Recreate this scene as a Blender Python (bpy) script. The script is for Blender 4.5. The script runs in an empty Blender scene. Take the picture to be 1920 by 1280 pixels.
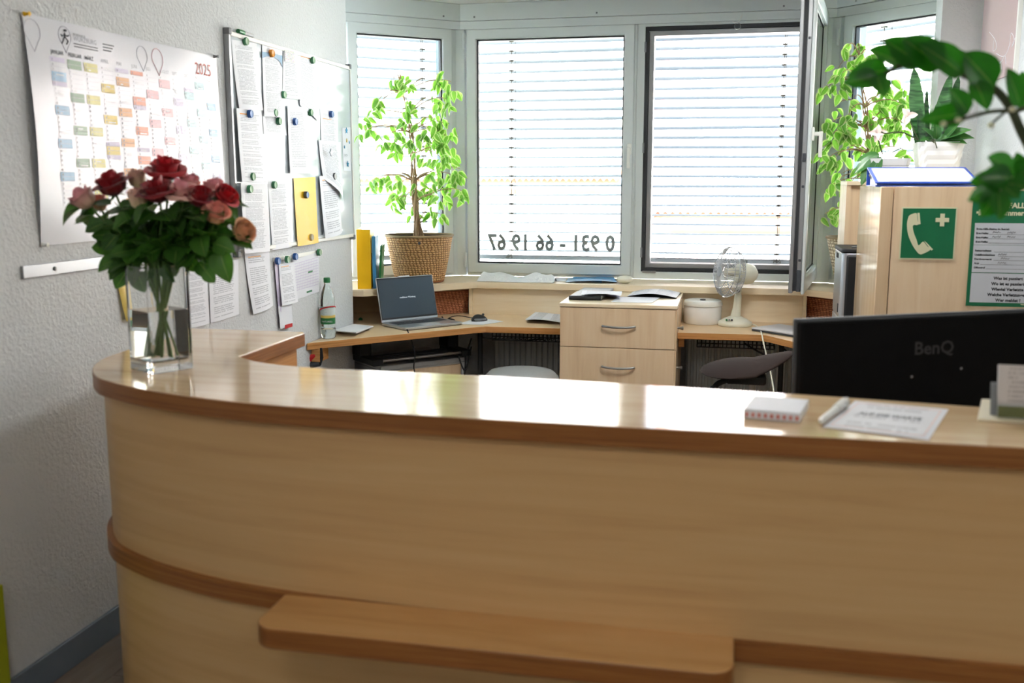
import bpy, math, random
from mathutils import Matrix, Vector
SC = bpy.context.scene
COL = SC.collection
random.seed(7)
# ---------------------------------------------------------------- camera
FPX = 1880.0; PITCH = math.radians(9.126); YAW = math.radians(12.295); CAMH = 1.53
cam = bpy.data.cameras.new('camera'); CAM = bpy.data.objects.new('camera', cam); COL.objects.link(CAM)
CAM.location = (0, 0, CAMH); CAM.rotation_euler = (math.pi/2-PITCH, 0, YAW)
cam.sensor_width = 36.0; cam.lens = FPX/1920*36.0; cam.clip_start = .05; cam.clip_end = 300
cam.dof.use_dof = True; cam.dof.focus_distance = 5.2; cam.dof.aperture_fstop = 2.6
SC.camera = CAM
# ---------------------------------------------------------------- world, sun, added fill lamps, exposure
W = bpy.data.worlds.new('world'); SC.world = W; W.use_nodes = True
bg = W.node_tree.nodes['Background']; bg.inputs[0].default_value = (.62, .80, 1, 1); bg.inputs[1].default_value = 4.6
def lamp(name, kind, loc, rot, energy, color, size=None):
    l = bpy.data.lights.new(name, kind); l.energy = energy; l.color = color
    if kind == 'AREA': l.shape = 'SQUARE'; l.size = size
    if kind == 'SUN': l.angle = .01
    o = bpy.data.objects.new(name, l); o.location = loc; o.rotation_euler = rot; COL.objects.link(o); return o
lamp('sun', 'SUN', (0, -10, 20), (math.radians(42), 0, math.radians(12)), 22, (1, .99, .97))
FILL_LAMPS = [(-.6, -.3), (1.2, -.3), (-.6, -2.0), (1.2, -2.0), (3.2, 1.2)]  # unseen lamps added behind the camera to light the counter front
for i, (x, y) in enumerate(FILL_LAMPS):
    lamp('fill_light', 'AREA', (x, y, 2.545), (0, 0, 0), 1.6, (.74, .87, 1), .55)
lamp('fill_light', 'AREA', (.25, 3.85, 2.545), (0, 0, 0), 7, (.93, .96, 1), .55)  # another unseen lamp, added to brighten the desk, drawer and cabinet fronts
SC.view_settings.view_transform = 'Standard'; SC.view_settings.look = 'None'
SC.view_settings.exposure = 1.66; SC.view_settings.gamma = 1.0
SC.view_settings.use_curve_mapping = False
SC.cycles.max_bounces = 10; SC.cycles.diffuse_bounces = 4; SC.cycles.glossy_bounces = 4
SC.cycles.transmission_bounces = 8; SC.cycles.transparent_max_bounces = 12
SC.cycles.caustics_reflective = False; SC.cycles.caustics_refractive = True
SC.cycles.sample_clamp_indirect = 6.0
# ---------------------------------------------------------------- survey helpers: sight lines onto known surfaces
_h = Vector((-math.sin(YAW), math.cos(YAW), 0)); _r = Vector((math.cos(YAW), math.sin(YAW), 0)); _up = Vector((0, 0, 1))
_f = _h*math.cos(PITCH)-_up*math.sin(PITCH); _u = _up*math.cos(PITCH)+_h*math.sin(PITCH); _C = Vector((0, 0, CAMH))
def sight(x, y): return _f+_r*((x-960)/FPX)-_u*((y-640)/FPX)
def on_z(x, y, z): d = sight(x, y); return _C+d*((z-CAMH)/d.z)
def on_x(x, y, X): d = sight(x, y); return _C+d*(X/d.x)
def on_y(x, y, Y): d = sight(x, y); return _C+d*(Y/d.y)
def at_d(x, y, d): return _C+sight(x, y)*d
# ---------------------------------------------------------------- materials
def lin(c): return tuple((x/12.92 if x <= .04045 else ((x+.055)/1.055)**2.4) for x in [v/255 for v in c])
MATS = {}
class NT:
    def __init__(s, name):
        s.m = bpy.data.materials.new(name); s.m.use_nodes = True; s.t = s.m.node_tree
        s.b = s.t.nodes['Principled BSDF']; s.out = s.t.nodes['Material Output']; MATS[name] = s.m
    def n(s, typ, **kw):
        q = s.t.nodes.new(typ)
        for k, v in kw.items(): setattr(q, k, v)
        return q
    def l(s, a, b): s.t.links.new(a, b)
    def math(s, op, a, b=None, c=None):
        q = s.n('ShaderNodeMath', operation=op)
        for i, v in enumerate((a, b, c)):
            if v is None: continue
            if isinstance(v, (int, float)): q.inputs[i].default_value = v
            else: s.l(v, q.inputs[i])
        return q.outputs[0]
    def mix(s, fac, a, b):
        q = s.n('ShaderNodeMix', data_type='RGBA')
        for i, v in ((0, fac), (6, a), (7, b)):
            if isinstance(v, (int, float)): q.inputs[i].default_value = v
            elif isinstance(v, tuple): q.inputs[i].default_value = (*v[:3], 1)
            else: s.l(v, q.inputs[i])
        return q.outputs[2]
    def coord(s, out='Object', scale=(1, 1, 1)):
        c = s.n('ShaderNodeTexCoord'); mp = s.n('ShaderNodeMapping'); s.l(c.outputs[out], mp.inputs[0])
        mp.inputs['Scale'].default_value = scale; return mp.outputs[0]
    def noise(s, vec, scale=1, detail=3, rough=.55, dist=0):
        q = s.n('ShaderNodeTexNoise'); s.l(vec, q.inputs['Vector']); q.inputs['Scale'].default_value = scale
        q.inputs['Detail'].default_value = detail; q.inputs['Roughness'].default_value = rough; q.inputs['Distortion'].default_value = dist
        return q.outputs[0]
    def ramp(s, fac, stops):
        q = s.n('ShaderNodeValToRGB'); e = q.color_ramp.elements
        while len(e) < len(stops): e.new(.5)
        for i, (p, c) in enumerate(stops): e[i].position = p; e[i].color = (*c, 1)
        s.l(fac, q.inputs[0]); return q.outputs[0]
    def bump(s, h, strength=.3, dist=.01):
        q = s.n('ShaderNodeBump'); q.inputs['Strength'].default_value = strength; q.inputs['Distance'].default_value = dist
        s.l(h, q.inputs['Height']); s.l(q.outputs[0], s.b.inputs['Normal'])
    def base(s, v):
        if isinstance(v, tuple): s.b.inputs['Base Color'].default_value = (*v[:3], 1)
        else: s.l(v, s.b.inputs['Base Color'])
    def set(s, **kw):
        for k, v in kw.items(): s.b.inputs[k.replace('_', ' ')].default_value = v
        return s
def plain(name, rgb, rough=.5, metal=0.0, vary=.06, scale=8, spec=.5, bump=0, bscale=60):
    s = NT(name); c = lin(rgb)
    n = s.noise(s.coord(), scale, 3)
    s.base(s.mix(n, tuple(v*(1-vary) for v in c), tuple(min(1, v*(1+vary)) for v in c)))
    s.set(Roughness=rough, Metallic=metal); s.b.inputs['Specular IOR Level'].default_value = spec
    if bump: s.bump(s.noise(s.coord(), bscale, 2), bump, .004)
    return s.m
def wood(name, a, b, c, scale=(1.2, 1.2, 22), rough=.35, spec=.5, knots=.5):
    s = NT(name); v = s.coord('Object', scale)
    n1 = s.noise(v, 1.6, 5, .6, .6); big = s.noise(s.coord('Object', tuple(x*.35 for x in scale)), 1.5, 2, .5, .3)
    col = s.ramp(n1, [(.25, lin(a)), (.5, lin(b)), (.78, lin(c))])
    blot = s.ramp(big, [(.56, (0, 0, 0)), (.72, (1, 1, 1))])
    s.base(s.mix(s.math('MULTIPLY', blot, knots), col, lin(a)))
    s.set(Roughness=rough); s.b.inputs['Specular IOR Level'].default_value = spec
    return s.m
def glass_pane(name, tint=(1, 1, 1), ior=1.45, rough=0):
    s = NT(name); s.t.nodes.remove(s.b)
    tr = s.n('ShaderNodeBsdfTransparent'); tr.inputs[0].default_value = (*tint, 1)
    gl = s.n('ShaderNodeBsdfGlossy'); gl.inputs['Roughness'].default_value = rough
    fr = s.n('ShaderNodeFresnel'); fr.inputs[0].default_value = ior
    mx = s.n('ShaderNodeMixShader'); s.l(fr.outputs[0], mx.inputs[0]); s.l(tr.outputs[0], mx.inputs[1]); s.l(gl.outputs[0], mx.inputs[2])
    s.l(mx.outputs[0], s.out.inputs[0]); return s.m
def solid_glass(name, tint, ior, rough=0):
    s = NT(name); s.base(tint); s.set(Roughness=rough, IOR=ior); s.b.inputs['Transmission Weight'].default_value = 1; return s.m
def printed(name, lines, seed, ink=(120, 125, 140), paper=(232, 234, 240), margin=.12, cover=.38, accent=None, rough=.6):
    """white sheet with rows of small print, laid out in the sheet's own UV"""
    s = NT(name); c = s.n('ShaderNodeTexCoord'); sp = s.n('ShaderNodeSeparateXYZ'); s.l(c.outputs['UV'], sp.inputs[0])
    u, v = sp.outputs[0], sp.outputs[1]
    r = s.math('MULTIPLY', v, lines); row = s.math('FLOOR', r); fr = s.math('FRACT', r)
    cb = s.n('ShaderNodeCombineXYZ'); s.l(s.math('MULTIPLY', u, 34), cb.inputs[0]); s.l(s.math('MULTIPLY', row, 7.3), cb.inputs[1]); cb.inputs[2].default_value = seed
    word = s.math('GREATER_THAN', s.noise(cb.outputs[0], 1, 1), cover)
    cb2 = s.n('ShaderNodeCombineXYZ'); cb2.inputs[0].default_value = seed*3.1; s.l(s.math('MULTIPLY', row, .83), cb2.inputs[1])
    rn = s.noise(cb2.outputs[0], 1, 1)
    rowon = s.math('GREATER_THAN', rn, .4)
    end = s.math('LESS_THAN', u, s.math('ADD', s.math('MULTIPLY', rn, .5), .52))
    ins = s.math('MULTIPLY', s.math('GREATER_THAN', u, margin), s.math('LESS_THAN', u, 1-margin))
    inv = s.math('MULTIPLY', s.math('GREATER_THAN', v, .06), s.math('LESS_THAN', v, .93))
    m = s.math('LESS_THAN', fr, .5)
    for q in (word, rowon, ins, inv, end): m = s.math('MULTIPLY', m, q)
    col = s.mix(s.math('MULTIPLY', m, .5), lin(paper), lin(ink))
    if accent:
        v0, rgb = accent
        band = s.math('MULTIPLY', s.math('COMPARE', v, v0, .008), s.math('MULTIPLY', ins, s.math('LESS_THAN', u, .62)))
        col = s.mix(band, col, lin(rgb))
    s.base(col); s.set(Roughness=rough); return s.m

s = NT('wall_plaster'); n = s.noise(s.coord(), 75, 3, .6, .4); n2 = s.noise(s.coord(), 3, 2)
s.base(s.mix(n2, lin((212, 215, 217)), lin((220, 222, 223)))); s.set(Roughness=.85); s.bump(n, .65, .008)
plain('ceiling_white', (232, 234, 230), .8, vary=.02)
plain('window_white', (212, 219, 219), .35, vary=.02)
plain('gasket', (38, 40, 44), .6)
plain('sash_metal', (150, 152, 154), .35, .4)
plain('slat_metal', (66, 80, 92), .5, .0, vary=.04)
plain('cord_dark', (90, 84, 74), .8)
plain('grey_skirting', (118, 130, 142), .55)
plain('lime', (168, 178, 30), .6)
plain('black', (22, 23, 26), .55); plain('black_soft', (19, 19, 20), .9, spec=.15, bump=.2, bscale=220); plain('logo_grey', (46, 46, 49), .6); plain('laptop_lid', (214, 216, 222), .35, .2); plain('frosted', (226, 216, 190), .4)
plain('dark_grey', (62, 66, 72), .5); plain('mid_grey', (128, 131, 134), .5); plain('light_grey', (188, 190, 192), .5)
plain('silver', (190, 194, 200), .3, .75); plain('steel', (168, 170, 172), .28, .9); plain('white_plastic', (236, 236, 230), .35, vary=.02)
plain('ivory', (228, 226, 208), .4, vary=.03); plain('white_ceramic', (236, 236, 234), .25, vary=.02)
plain('paper_white', (236, 238, 244), .65, vary=.02); plain('paper_blue', (120, 160, 190), .5); plain('paper_grey', (205, 208, 214), .6)
plain('yellow', (250, 196, 4), .45, vary=.04); plain('blue', (32, 72, 170), .35); plain('light_blue', (70, 150, 205), .4); plain('green', (34, 120, 62), .45)
plain('mag_green', (58, 130, 88), .45); plain('mag_face', (150, 185, 150), .5); plain('mag_blue', (42, 92, 165), .45); plain('mag_blue_face', (120, 150, 200), .5)
plain('mag_orange', (240, 150, 20), .4); plain('mag_beige', (190, 180, 150), .5); plain('mag_grey', (92, 96, 100), .5)
plain('red', (205, 30, 40), .5); plain('teal_ink', (40, 150, 195), .6)
plain('sign_green', (2, 108, 66), .4, vary=.05); plain('sign_cream', (224, 220, 184), .45, vary=.03); plain('ink', (38, 40, 46), .6); plain('ink_grey', (96, 100, 108), .6)
plain('letter_grey', (206, 212, 216), .6); plain('ink_red', (204, 110, 100), .6); plain('rule', (196, 196, 208), .6)
for nm, c in dict(c_blue=(158, 196, 226), c_green=(150, 178, 152), c_yel=(224, 214, 140), c_yel2=(236, 208, 110), c_or=(240, 182, 132), c_sal=(238, 160, 134), c_pink=(240, 190, 196), c_lil=(212, 204, 228), c_grey=(222, 222, 226), c_bg=(176, 208, 216), c_day=(160, 162, 172)).items(): plain(nm, c, .4, vary=.02)
s = NT('calendar_gloss'); s.base(lin((228, 229, 236))); s.set(Roughness=.22)
s = NT('whiteboard_face'); s.base(lin((206, 216, 222))); s.set(Roughness=.12)
wood('maple', (216, 184, 142), (232, 204, 164), (240, 216, 180)); wood('maple_v', (220, 188, 150), (234, 206, 170), (240, 217, 186), (14, 14, 1.0))
wood('maple_gloss', (205, 172, 134), (222, 192, 154), (232, 206, 172), (14, 14, 1.0), .13, .7, .2)
wood('maple_top', (206, 172, 132), (222, 192, 152), (230, 204, 166), (1.0, 16, 1.0), .11, .6, .2)
wood('maple_pale', (230, 208, 172), (240, 221, 188), (246, 230, 202), (1.2, 1.2, 20), .35)
wood('maple_front', (192, 150, 98), (206, 166, 112), (213, 176, 124), (.7, .7, 16), .36, .45, .45)
wood('ply_edge', (104, 60, 24), (146, 90, 42), (172, 116, 64), (2.2, 2.2, 190), .35, .4, .3)
wood('desk_edge', (176, 118, 60), (204, 146, 86), (218, 164, 106), (2.5, 2.5, 120), .4, .4, .3)
wood('shelf_top', (190, 140, 84), (208, 160, 102), (218, 174, 118), (1.0, 9, 1.0), .4, .4, .3)
wood('floor_oak', (104, 92, 82), (128, 115, 104), (148, 136, 124), (9, 1.0, 1), .4, .4, .4)
wood('bark', (134, 108, 80), (168, 140, 106), (192, 164, 128), (30, 30, 4), .8)
glass_pane('pane', (.97, 1, .99)); glass_pane('clear_plastic', (.96, .98, .98), 1.4, .05)
solid_glass('vase_glass', (.98, .99, .985), 1.36); solid_glass('water', (.99, .995, .985), 1.18)
solid_glass('bottle_glass', (.90, .97, .95), 1.3)
def weave(name, a, b, su, sv):
    s = NT(name); c = s.n('ShaderNodeTexCoord'); sp = s.n('ShaderNodeSeparateXYZ'); s.l(c.outputs['UV'], sp.inputs[0])
    row = s.math('FLOOR', s.math('MULTIPLY', sp.outputs[1], sv))
    nn = s.noise(s.coord('UV', (30, 14, 1)), 1, 2); uu = s.math('ADD', s.math('ADD', s.math('MULTIPLY', sp.outputs[0], su), s.math('MULTIPLY', row, .13)), s.math('MULTIPLY', nn, 1.6))
    wv = s.math('MULTIPLY', s.math('ABSOLUTE', s.math('SINE', s.math('MULTIPLY', uu, math.pi))), s.math('ABSOLUTE', s.math('SINE', s.math('MULTIPLY', s.math('MULTIPLY', sp.outputs[1], sv), math.pi))))
    n = s.noise(s.coord('UV', (40, 60, 1)), 1, 2)
    f = s.math('MULTIPLY', s.math('POWER', wv, .6), s.math('ADD', s.math('MULTIPLY', n, 1.1), .4))
    s.base(s.ramp(f, [(.05, lin(a)), (.8, lin(b))])); s.set(Roughness=.75); s.bump(wv, .9, .008); return s.m
weave('seagrass', (138, 84, 40), (232, 186, 124), 54, 20); weave('seagrass_red', (134, 68, 40), (226, 150, 108), 16, 14); weave('seagrass_pale', (150, 128, 92), (236, 220, 188), 36, 16)
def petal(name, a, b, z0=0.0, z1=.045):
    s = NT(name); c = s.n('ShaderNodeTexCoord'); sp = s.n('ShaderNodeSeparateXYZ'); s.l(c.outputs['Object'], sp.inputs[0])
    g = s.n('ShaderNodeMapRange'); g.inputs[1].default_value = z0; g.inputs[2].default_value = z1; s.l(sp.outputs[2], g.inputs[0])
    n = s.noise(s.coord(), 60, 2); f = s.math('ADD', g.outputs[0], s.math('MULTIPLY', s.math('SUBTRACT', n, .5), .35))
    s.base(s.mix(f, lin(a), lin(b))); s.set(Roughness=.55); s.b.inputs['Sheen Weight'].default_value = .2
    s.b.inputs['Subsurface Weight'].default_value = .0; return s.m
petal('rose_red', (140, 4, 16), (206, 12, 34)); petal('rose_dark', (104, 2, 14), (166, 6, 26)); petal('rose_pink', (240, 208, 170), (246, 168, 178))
petal('rose_cream', (236, 220, 160), (242, 190, 172)); petal('rose_coral', (240, 190, 140), (246, 156, 142)); petal('rose_apricot', (240, 212, 150), (240, 180, 140))
def leafm(name, a, b, edge=None, rough=.35, transl=.35, tcol=(120, 190, 40)):
    s = NT(name); c = s.n('ShaderNodeTexCoord'); sp = s.n('ShaderNodeSeparateXYZ'); s.l(c.outputs['UV'], sp.inputs[0])
    x = s.math('ABSOLUTE', s.math('SUBTRACT', sp.outputs[0], .5)); n = s.noise(s.coord('Object', (3, 3, 3)), 2.2, 3)
    oi = s.n('ShaderNodeObjectInfo'); f = s.math('ADD', s.math('MULTIPLY', n, .6), s.math('MULTIPLY', oi.outputs['Random'], .5))
    col = s.mix(f, lin(a), lin(b))
    rib = s.math('LESS_THAN', x, .02); col = s.mix(s.math('MULTIPLY', rib, .4), col, lin((170, 200, 110)))
    if edge: col = s.mix(s.math('MULTIPLY', s.math('GREATER_THAN', s.math('ADD', x, s.math('MULTIPLY', n, .16)), .40), .85), col, lin(edge))
    s.base(col); s.set(Roughness=rough)
    tr = s.n('ShaderNodeBsdfTranslucent'); s.l(s.mix(.5, col, lin(tcol)), tr.inputs[0])
    mx = s.n('ShaderNodeMixShader'); mx.inputs[0].default_value = transl; s.l(s.b.outputs[0], mx.inputs[1]); s.l(tr.outputs[0], mx.inputs[2])
    s.l(mx.outputs[0], s.out.inputs[0]); return s.m
leafm('leaf_rose', (24, 56, 20), (80, 130, 46), None, .4, .2, (90, 160, 40)); leafm('leaf_ficus', (62, 128, 44), (120, 178, 72), (222, 232, 170), .4, .5, (150, 210, 60))
leafm('leaf_zz', (20, 84, 18), (46, 122, 30), None, .3, .3, (60, 160, 20)); leafm('leaf_orchid', (38, 84, 40), (70, 124, 62), None, .3, .15)
plain('stem_green', (88, 124, 52), .5); plain('stem_dark', (62, 70, 40), .55); plain('olive', (122, 120, 44), .5); plain('soil', (60, 46, 36), .9); plain('orchid_petal', (236, 214, 204), .6)
s = NT('snake_leaf'); v = s.coord('Object', (6, 6, 55)); n = s.noise(v, 1, 3, .5, 1.2)
s.base(s.ramp(n, [(.38, lin((24, 62, 32))), (.6, lin((78, 126, 74)))])); s.set(Roughness=.4)
s = NT('cloth_white'); s.base(lin((236, 240, 242))); s.set(Roughness=.85); s.bump(s.noise(s.coord(), 26, 4, .6), .5, .02)
s = NT('upholstery_brown'); n = s.noise(s.coord(), 300, 1); s.base(s.mix(n, lin((30, 18, 15)), lin((48, 32, 27)))); s.set(Roughness=.85)
s = NT('upholstery_grey'); n = s.noise(s.coord(), 300, 1); s.base(s.mix(n, lin((150, 152, 152)), lin((172, 174, 174)))); s.set(Roughness=.9)
s = NT('roof_tile'); n = s.noise(s.coord('Object', (1, 1, 1)), 1.4, 3); s.base(s.ramp(n, [(.3, lin((216, 198, 188))), (.7, lin((226, 216, 208)))])); s.set(Roughness=.8)
plain('house_wall', (240, 236, 226), .8); plain('fascia', (188, 150, 120), .7); plain('verge', (168, 92, 66), .8); plain('slate', (112, 100, 100), .8); plain('asphalt', (180, 180, 178), .9)
s = NT('fill_diffuser'); s.base((1, 1, 1)); s.b.inputs['Emission Color'].default_value = (1, .93, .84, 1); s.b.inputs['Emission Strength'].default_value = 3  # glowing face of the added fill lamps
s = NT('photo_print'); vn = s.n('ShaderNodeTexVoronoi'); s.l(s.coord('UV', (5, 5, 1)), vn.inputs['Vector']); q = s.n('ShaderNodeHueSaturation'); q.inputs['Saturation'].default_value = .5; q.inputs['Value'].default_value = .7
s.l(vn.outputs['Color'], q.inputs['Color']); s.base(q.outputs[0]); s.set(Roughness=.4)
s = NT('picture_pink'); s.base(lin((226, 200, 200))); s.set(Roughness=.2)
s = NT('laptop_screen'); s.base(lin((36, 48, 58))); s.set(Roughness=.3); s.b.inputs['Emission Color'].default_value = (*lin((52, 68, 80)), 1); s.b.inputs['Emission Strength'].default_value = .10
s = NT('screen_text'); s.base(lin((200, 210, 215))); s.b.inputs['Emission Color'].default_value = (.7, .75, .8, 1); s.b.inputs['Emission Strength'].default_value = .15
for i, (ln, sd, ac) in enumerate([(52, 1.3, None), (48, 4.1, (.93, (240, 160, 60))), (40, 9.7, None), (60, 14.2, None), (30, 21.5, (.93, (240, 170, 80))), (34, 30.9, (.72, (240, 160, 60)))]):
    printed('print_%d' % i, ln, sd, accent=ac)
printed('notice_print', 9, 3.3, (150, 146, 150), (222, 222, 226), .16, .42); printed('card_print', 9, 6.6, (150, 140, 140), (214, 206, 202), .12, .45)
printed('label_print', 7, 8.1, (150, 170, 160), (214, 226, 224), .05, .4)
# ---------------------------------------------------------------- mesh helpers
class MB:
    def __init__(s): s.v = []; s.f = []; s.m = []; s.uv = {}
    def add(s, vs, fs, mi=0):
        o = len(s.v); s.v += [tuple(v) for v in vs]
        for f in fs: s.f.append(tuple(i+o for i in f)); s.m.append(mi)
        return s
    def box(s, x0, y0, z0, x1, y1, z1, mi=0, M=None):
        vs = [Vector(p) for p in ((x0, y0, z0), (x1, y0, z0), (x1, y1, z0), (x0, y1, z0), (x0, y0, z1), (x1, y0, z1), (x1, y1, z1), (x0, y1, z1))]
        if M: vs = [M @ v for v in vs]
        return s.add(vs, [(0, 3, 2, 1), (4, 5, 6, 7), (0, 1, 5, 4), (1, 2, 6, 5), (2, 3, 7, 6), (3, 0, 4, 7)], mi)
    def prism(s, poly, z0, z1, mi=0, M=None, mside=None):
        n = len(poly); a = sum(poly[i][0]*poly[(i+1) % n][1]-poly[(i+1) % n][0]*poly[i][1] for i in range(n))
        if a < 0: poly = poly[::-1]
        vs = [Vector((x, y, z0)) for x, y in poly]+[Vector((x, y, z1)) for x, y in poly]
        if M: vs = [M @ v for v in vs]
        s.add(vs, [tuple(range(n-1, -1, -1)), tuple(range(n, 2*n))], mi)
        o = len(s.v)-2*n
        for i in range(n):
            j = (i+1) % n; s.f.append((o+i, o+j, o+n+j, o+n+i)); s.m.append(mi if mside is None else mside)
        return s
    def tube(s, pts, r, n=8, mi=0, cap=True):
        pts = [Vector(p) for p in pts]; k = len(pts); rs = r if isinstance(r, (list, tuple)) else [r]*k
        o = len(s.v); ref = None
        for i, p in enumerate(pts):
            t = (pts[min(i+1, k-1)]-pts[max(i-1, 0)]).normalized()
            if ref is None: ref = Vector((0, 0, 1)) if abs(t.z) < .9 else Vector((1, 0, 0))
            a = t.cross(ref).normalized(); b = a.cross(t).normalized(); ref = b
            for j in range(n): w = 2*math.pi*j/n; s.v.append(tuple(p+(a*math.cos(w)+b*math.sin(w))*rs[i]))
        for i in range(k-1):
            for j in range(n):
                q = (j+1) % n; s.f.append((o+i*n+j, o+i*n+q, o+(i+1)*n+q, o+(i+1)*n+j)); s.m.append(mi)
        if cap:
            s.f.append(tuple(o+j for j in range(n-1, -1, -1))); s.m.append(mi); s.f.append(tuple(o+(k-1)*n+j for j in range(n))); s.m.append(mi)
        return s
    def lathe(s, prof, n=24, M=None, mi=0, uv=False):
        o = len(s.v); k = len(prof)
        for r, z in prof:
            for j in range(n+(1 if uv else 0)):
                w = 2*math.pi*j/n; p = Vector((r*math.cos(w), r*math.sin(w), z)); s.v.append(tuple(M @ p if M else p))
        nn = n+1 if uv else n
        for i in range(k-1):
            for j in range(n):
                q = j+1 if uv else (j+1) % n
                f = (o+i*nn+j, o+i*nn+q, o+(i+1)*nn+q, o+(i+1)*nn+j); s.f.append(f); s.m.append(mi)
                if uv: s.uv[len(s.f)-1] = [(j/n, i/(k-1)), ((j+1)/n, i/(k-1)), ((j+1)/n, (i+1)/(k-1)), (j/n, (i+1)/(k-1))]
        return s
    def grid(s, fn, nu, nv, mi=0):
        o = len(s.v)
        for j in range(nv+1):
            for i in range(nu+1): s.v.append(tuple(fn(i/nu, j/nv)))
        for j in range(nv):
            for i in range(nu):
                a = o+j*(nu+1)+i; s.f.append((a, a+1, a+nu+2, a+nu+1)); s.m.append(mi)
                s.uv[len(s.f)-1] = [(i/nu, j/nv), ((i+1)/nu, j/nv), ((i+1)/nu, (j+1)/nv), (i/nu, (j+1)/nv)]
        return s
    def mesh(s, name, mats, smooth=None):
        me = bpy.data.meshes.new(name); me.from_pydata(s.v, [], s.f)
        for m in (mats if isinstance(mats, (list, tuple)) else [mats]): me.materials.append(MATS[m])
        me.polygons.foreach_set('material_index', s.m)
        if s.uv:
            ul = me.uv_layers.new(name='UVMap')
            for fi, c in s.uv.items():
                for k, li in enumerate(me.polygons[fi].loop_indices): ul.data[li].uv = c[k]
        if smooth is not None:
            me.polygons.foreach_set('use_smooth', [True]*len(me.polygons)); me.set_sharp_from_angle(angle=math.radians(smooth))
        me.update(); return me
    def build(s, name, mats, parent=None, world=False, bevel=0, smooth=None, seg=2):
        """world: vertices given in room coordinates; a thing without a parent gets its origin at its base"""
        loc = Vector((0, 0, 0))
        if parent is None:
            xs, ys, zs = zip(*s.v); loc = Vector(((min(xs)+max(xs))/2, (min(ys)+max(ys))/2, min(zs)))
            s.v = [tuple(Vector(v)-loc) for v in s.v]
        elif world:
            Mi = rootmat(parent).inverted(); s.v = [tuple(Mi @ Vector(v)) for v in s.v]
        o = bpy.data.objects.new(name, s.mesh(name, mats, smooth)); COL.objects.link(o); o.location = loc
        if parent is not None: o.parent = parent
        if bevel:
            b = o.modifiers.new('bevel', 'BEVEL'); b.width = bevel; b.segments = seg; b.limit_method = 'ANGLE'; b.angle_limit = math.radians(35)
            if smooth is None:
                o.data.polygons.foreach_set('use_smooth', [True]*len(o.data.polygons)); o.data.set_sharp_from_angle(angle=math.radians(40))
        return o
def rootmat(o):
    M = Matrix.LocRotScale(o.location, o.rotation_euler, o.scale)
    return rootmat(o.parent) @ M if o.parent else M
def thing(name, label, cat, loc=(0, 0, 0), rotz=0, group=None):
    o = bpy.data.objects.new(name, None); COL.objects.link(o); o.empty_display_size = .05
    o.location = loc; o.rotation_euler = (0, 0, rotz); return tag(o, label, cat, group)
def tag(o, label, cat, group=None):
    o['label'] = label; o['category'] = cat
    if group: o['group'] = group
    return o
def struct(o): o['kind'] = 'structure'; return o
def inst(me, name, parent, M):
    o = bpy.data.objects.new(name, me); COL.objects.link(o); o.parent = parent; o.matrix_local = M; return o
def T(x, y, z=0): return Matrix.Translation((x, y, z))
def RZ(a): return Matrix.Rotation(a, 4, 'Z')
def frame_m(o, x, y, z):
    M = Matrix.Identity(4)
    for i, c in enumerate((x, y, z)):
        for k in range(3): M[k][i] = c[k]
    for k in range(3): M[k][3] = o[k]
    return M
def align(o, d, up, L=1, wd=1):
    y = Vector(d).normalized(); x = y.cross(Vector(up))
    if x.length < 1e-4: x = y.cross(Vector((1, 0, 0)))
    x.normalize(); z = x.cross(y)
    return frame_m(o, x*wd*L, y*L, z*L)
def text_geo(txt, size, align_x='LEFT', bold=0.0):
    cu = bpy.data.curves.new('lettering', 'FONT'); cu.body = txt; cu.size = size; cu.align_x = align_x; cu.resolution_u = 2; cu.offset = bold
    ob = bpy.data.objects.new('lettering', cu); COL.objects.link(ob)
    me = bpy.data.meshes.new_from_object(ob); vs = [v.co.copy() for v in me.vertices]; fs = [tuple(p.vertices) for p in me.polygons]
    bpy.data.objects.remove(ob); bpy.data.curves.remove(cu); bpy.data.meshes.remove(me); return vs, fs
def put_text(mb, txt, size, fn, ox, oy, mi=0, ax='LEFT', bold=0.0, mirror=False, sx=1.0):
    vs, fs = text_geo(txt, size, ax, bold)
    mb.add([fn(ox+(-v.x if mirror else v.x)*sx, oy+v.y) for v in vs], [f[::-1] for f in fs] if mirror else fs, mi)
def bez(p0, p1, p2, p3, n=12):
    p0, p1, p2, p3 = map(Vector, (p0, p1, p2, p3)); r = []
    for i in range(n+1):
        t = i/n; q = 1-t; r.append(p0*q**3+p1*3*q*q*t+p2*3*q*t*t+p3*t**3)
    return r
def spline(pts, n=6):
    pts = [Vector(p) for p in pts]; out = []
    for i in range(len(pts)-1):
        a = pts[max(i-1, 0)]; b = pts[i]; c = pts[i+1]; d = pts[min(i+2, len(pts)-1)]
        for k in range(n):
            t = k/n; out.append(.5*((2*b)+(c-a)*t+(2*a-5*b+4*c-d)*t*t+(3*b-a-3*c+d)*t**3))
    out.append(pts[-1]); return out
def catmull2(pts, n=6): return [(p.x, p.y) for p in spline([(x, y, 0) for x, y in pts], n)]
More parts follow.
